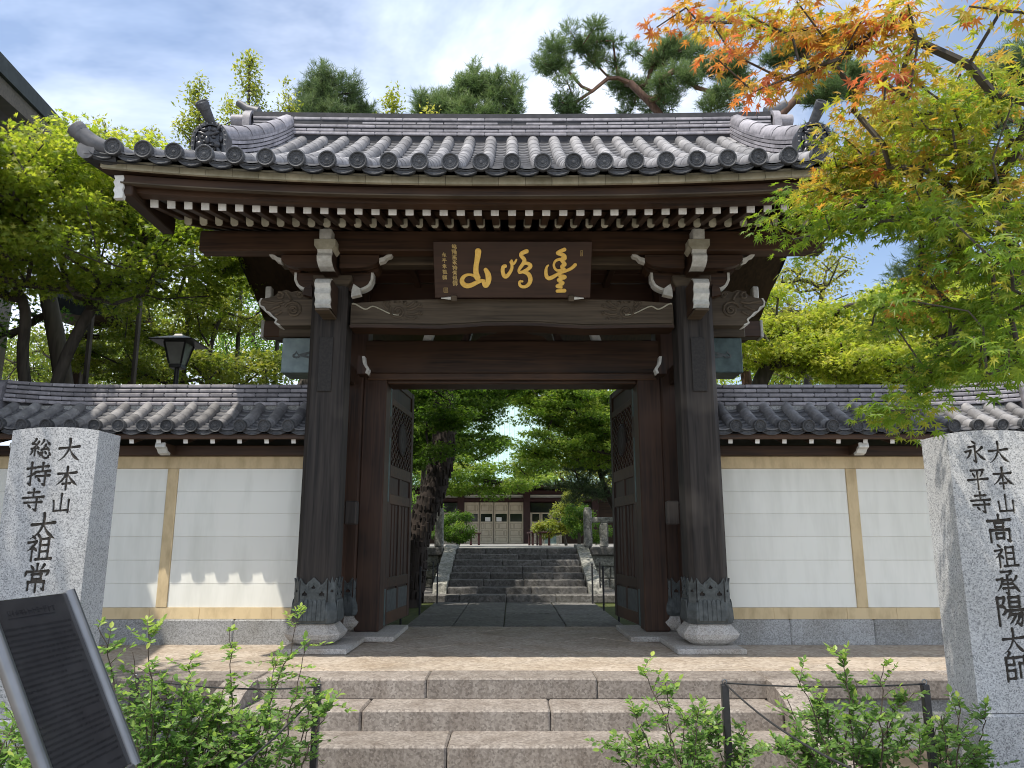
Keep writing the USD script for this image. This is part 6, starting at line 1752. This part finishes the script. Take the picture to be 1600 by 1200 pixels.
for q, R, n, tn in tw:
    g = unit(r.normal(0, 1, (n, 3))) * (r.uniform(0, 1, (n, 1)) ** .5)
    pos = q + g * np.array([R, R, R * .42])
    f = unit(g * np.array([1, 1, .2]) + np.array([-.25, -.1, -.55]) + r.normal(0, .35, (n, 3)))
    nr = unit(np.array([-.1, -.15, 1.0]) + r.normal(0, .42, (n, 3)))
    packs.append((pos, f, nr, .049 * r.uniform(.6, 1.15, n), np.clip(tn - .04 + r.normal(0, .12, n), 0, 1)))
inview = lambda p: (lambda v: (v[:, 0] < 1600) & (v[:, 0] > 980) & (v[:, 1] > 0) & (v[:, 1] < 720))(proj(p))
add_leaves(fm, "crown", packs, "maple7", "leaf_autumn", 300, inview)

# ------------------------------------------------------------------ bush clover in the beds
def bush(label, stems, seed, size=.036, n=1.35):
    rr = np.random.default_rng(seed)
    b = thing("bush", stems[0][0], label, "shrub", None)
    tubes, packs = [], []
    for base, tip, arch, nt_ in stems:
        base = np.array(base, float); tip = np.array(tip, float)
        mid = base * .5 + tip * .5 + np.array([0, 0, arch])
        t = np.linspace(0, 1, 16)[:, None]
        c = (1 - t) ** 2 * base + 2 * t * (1 - t) * mid + t * t * tip + rr.normal(0, .006, (16, 3))
        tubes.append(tube(c, np.linspace(.0055, .0018, 16), 5))
        L = np.linalg.norm(np.diff(c, axis=0), axis=1).sum()
        m = max(5, int(nt_ * n))
        for k in range(m):
            u = rr.uniform(.22, 1.0)
            p = np.array([np.interp(u, t[:, 0], c[:, j]) for j in range(3)])
            d = unit(rr.normal(0, 1, 3) * np.array([1, 1, .45]) + np.array([0, 0, .25]) + unit(tip - base) * .6)
            ln = rr.uniform(.06, .20) * (1.15 - .5 * u)
            e_ = p + d * ln + np.array([0, 0, -.02])
            tubes.append(tube([p, p * .5 + e_ * .5 + (0, 0, .01), e_], [.0018, .0014, .001], 4))
            q = rr.integers(3, 7)
            for j in range(q):
                w_ = (j + .6) / q
                x = p + (e_ - p) * w_
                for side in (-1, 1):
                    lat = unit(np.cross(d, (0, 0, 1.0))) * side
                    fdir = unit(lat * .9 + d * .5 + rr.normal(0, .3, 3) + np.array([0, 0, .1]))
                    packs.append((x[None], fdir[None], unit(np.array([[0, -.15, 1.0]]) + rr.normal(0, .3, (1, 3))), np.array([size * rr.uniform(.6, 1.15)]), np.array([np.clip(.28 + .45 * u * u * (p[2] / 1.1) + rr.normal(0, .12), 0, 1)])))
            packs.append((e_[None], d[None], unit(np.array([[0, -.15, 1.0]]) + rr.normal(0, .25, (1, 3))), np.array([size * rr.uniform(.7, 1.2)]), np.array([np.clip(.45 + .5 * u * (p[2] / 1.1) + rr.normal(0, .12), 0, 1)])))
    obj("stems", tubes, "twig", b, smooth=60)
    add_leaves(b, "leaves", packs, "oval", "leaf_bush", 150, None)
def stems_to(tips, ys, seed, base_px, nt_=16, arch=.18, spread=.25):
    rr = np.random.default_rng(seed); out = []
    for (px, py), y in zip(tips, ys):
        tip = W(px, py, y)
        bxx = W(base_px, 1100, y)[0]
        base = np.array([bxx + (tip[0] - bxx) * .35 + rr.normal(0, .08), y + rr.normal(0, .12), .07])
        out.append((base, tip, arch * rr.uniform(.6, 1.3), nt_))
    return out
rr = np.random.default_rng(5)
def fan(tips, y, seed, base_px, extra, nt_=16):
    s = stems_to(tips, [y + rr.normal(0, .2) for _ in tips], seed, base_px, nt_)
    q = np.random.default_rng(seed + 1)
    lo = [(base_px + q.normal(0, extra[0]), q.uniform(*extra[1])) for _ in range(extra[2])]
    return s + stems_to(lo, [y + q.normal(0, .22) for _ in lo], seed + 2, base_px, nt_)
bush("leafy bush with arching sprays beside the black board on the left", fan([(155, 975), (230, 985), (205, 1020), (300, 1030), (270, 1060), (350, 1080)], 3.9, 81, 230, (70, (1050, 1190), 19), 15), 91)
bush("sprawling leafy bush before the left end of the steps", fan([(470, 960), (480, 1010), (360, 985), (430, 1040), (500, 1060), (520, 1100)], 4.0, 83, 390, (60, (1070, 1190), 17), 15), 92)
bush("leafy bush right of centre before the steps with thin pale shoots", fan([(1005, 1048), (1040, 1060), (1000, 1160), (1090, 1110), (1130, 1130), (990, 1150)], 4.15, 85, 1080, (55, (1090, 1200), 11), 13), 93)
bush("taller leafy bush between the two black posts on the right", fan([(1318, 1022), (1240, 1045), (1380, 1040), (1290, 1070), (1430, 1080), (1340, 1060), (1220, 1080)], 4.05, 87, 1310, (65, (1090, 1195), 14), 14), 94)
bush("low leafy bush at the foot of the tall granite pillar", fan([(1545, 1118), (1500, 1100), (1470, 1120), (1440, 1150)], 3.95, 89, 1470, (30, (1130, 1200), 5), 12), 95)
bush("shaded leafy plants under the black board at the lower left", fan([(30, 1110), (60, 1140), (110, 1150), (10, 1150)], 3.3, 101, 40, (50, (1130, 1220), 12), 13), 96)

# ------------------------------------------------------------------ trees behind the viewer whose shade falls on the forecourt
broad_tree("roadside_tree", "tall green tree standing outside the picture on the left of the forecourt", "trees round the forecourt",
           [(-6.2, 2.6, -.05), (-6.15, 2.6, 2.0), (-6.0, 2.7, 4.0), (-5.7, 3.0, 6.0)], .18,
           [(-5.6, 3.6, 6.6, 1.5, 1.6, 1.0), (-6.6, 4.8, 6.2, 1.2, 1.4, 1.0), (-7.0, 2.8, 6.5, 1.5, 1.5, 1.0)], 45, 110, .45, .4, .09, "maple5", "leaf_maple_deep", "bark_maple", 111, tint=.5)
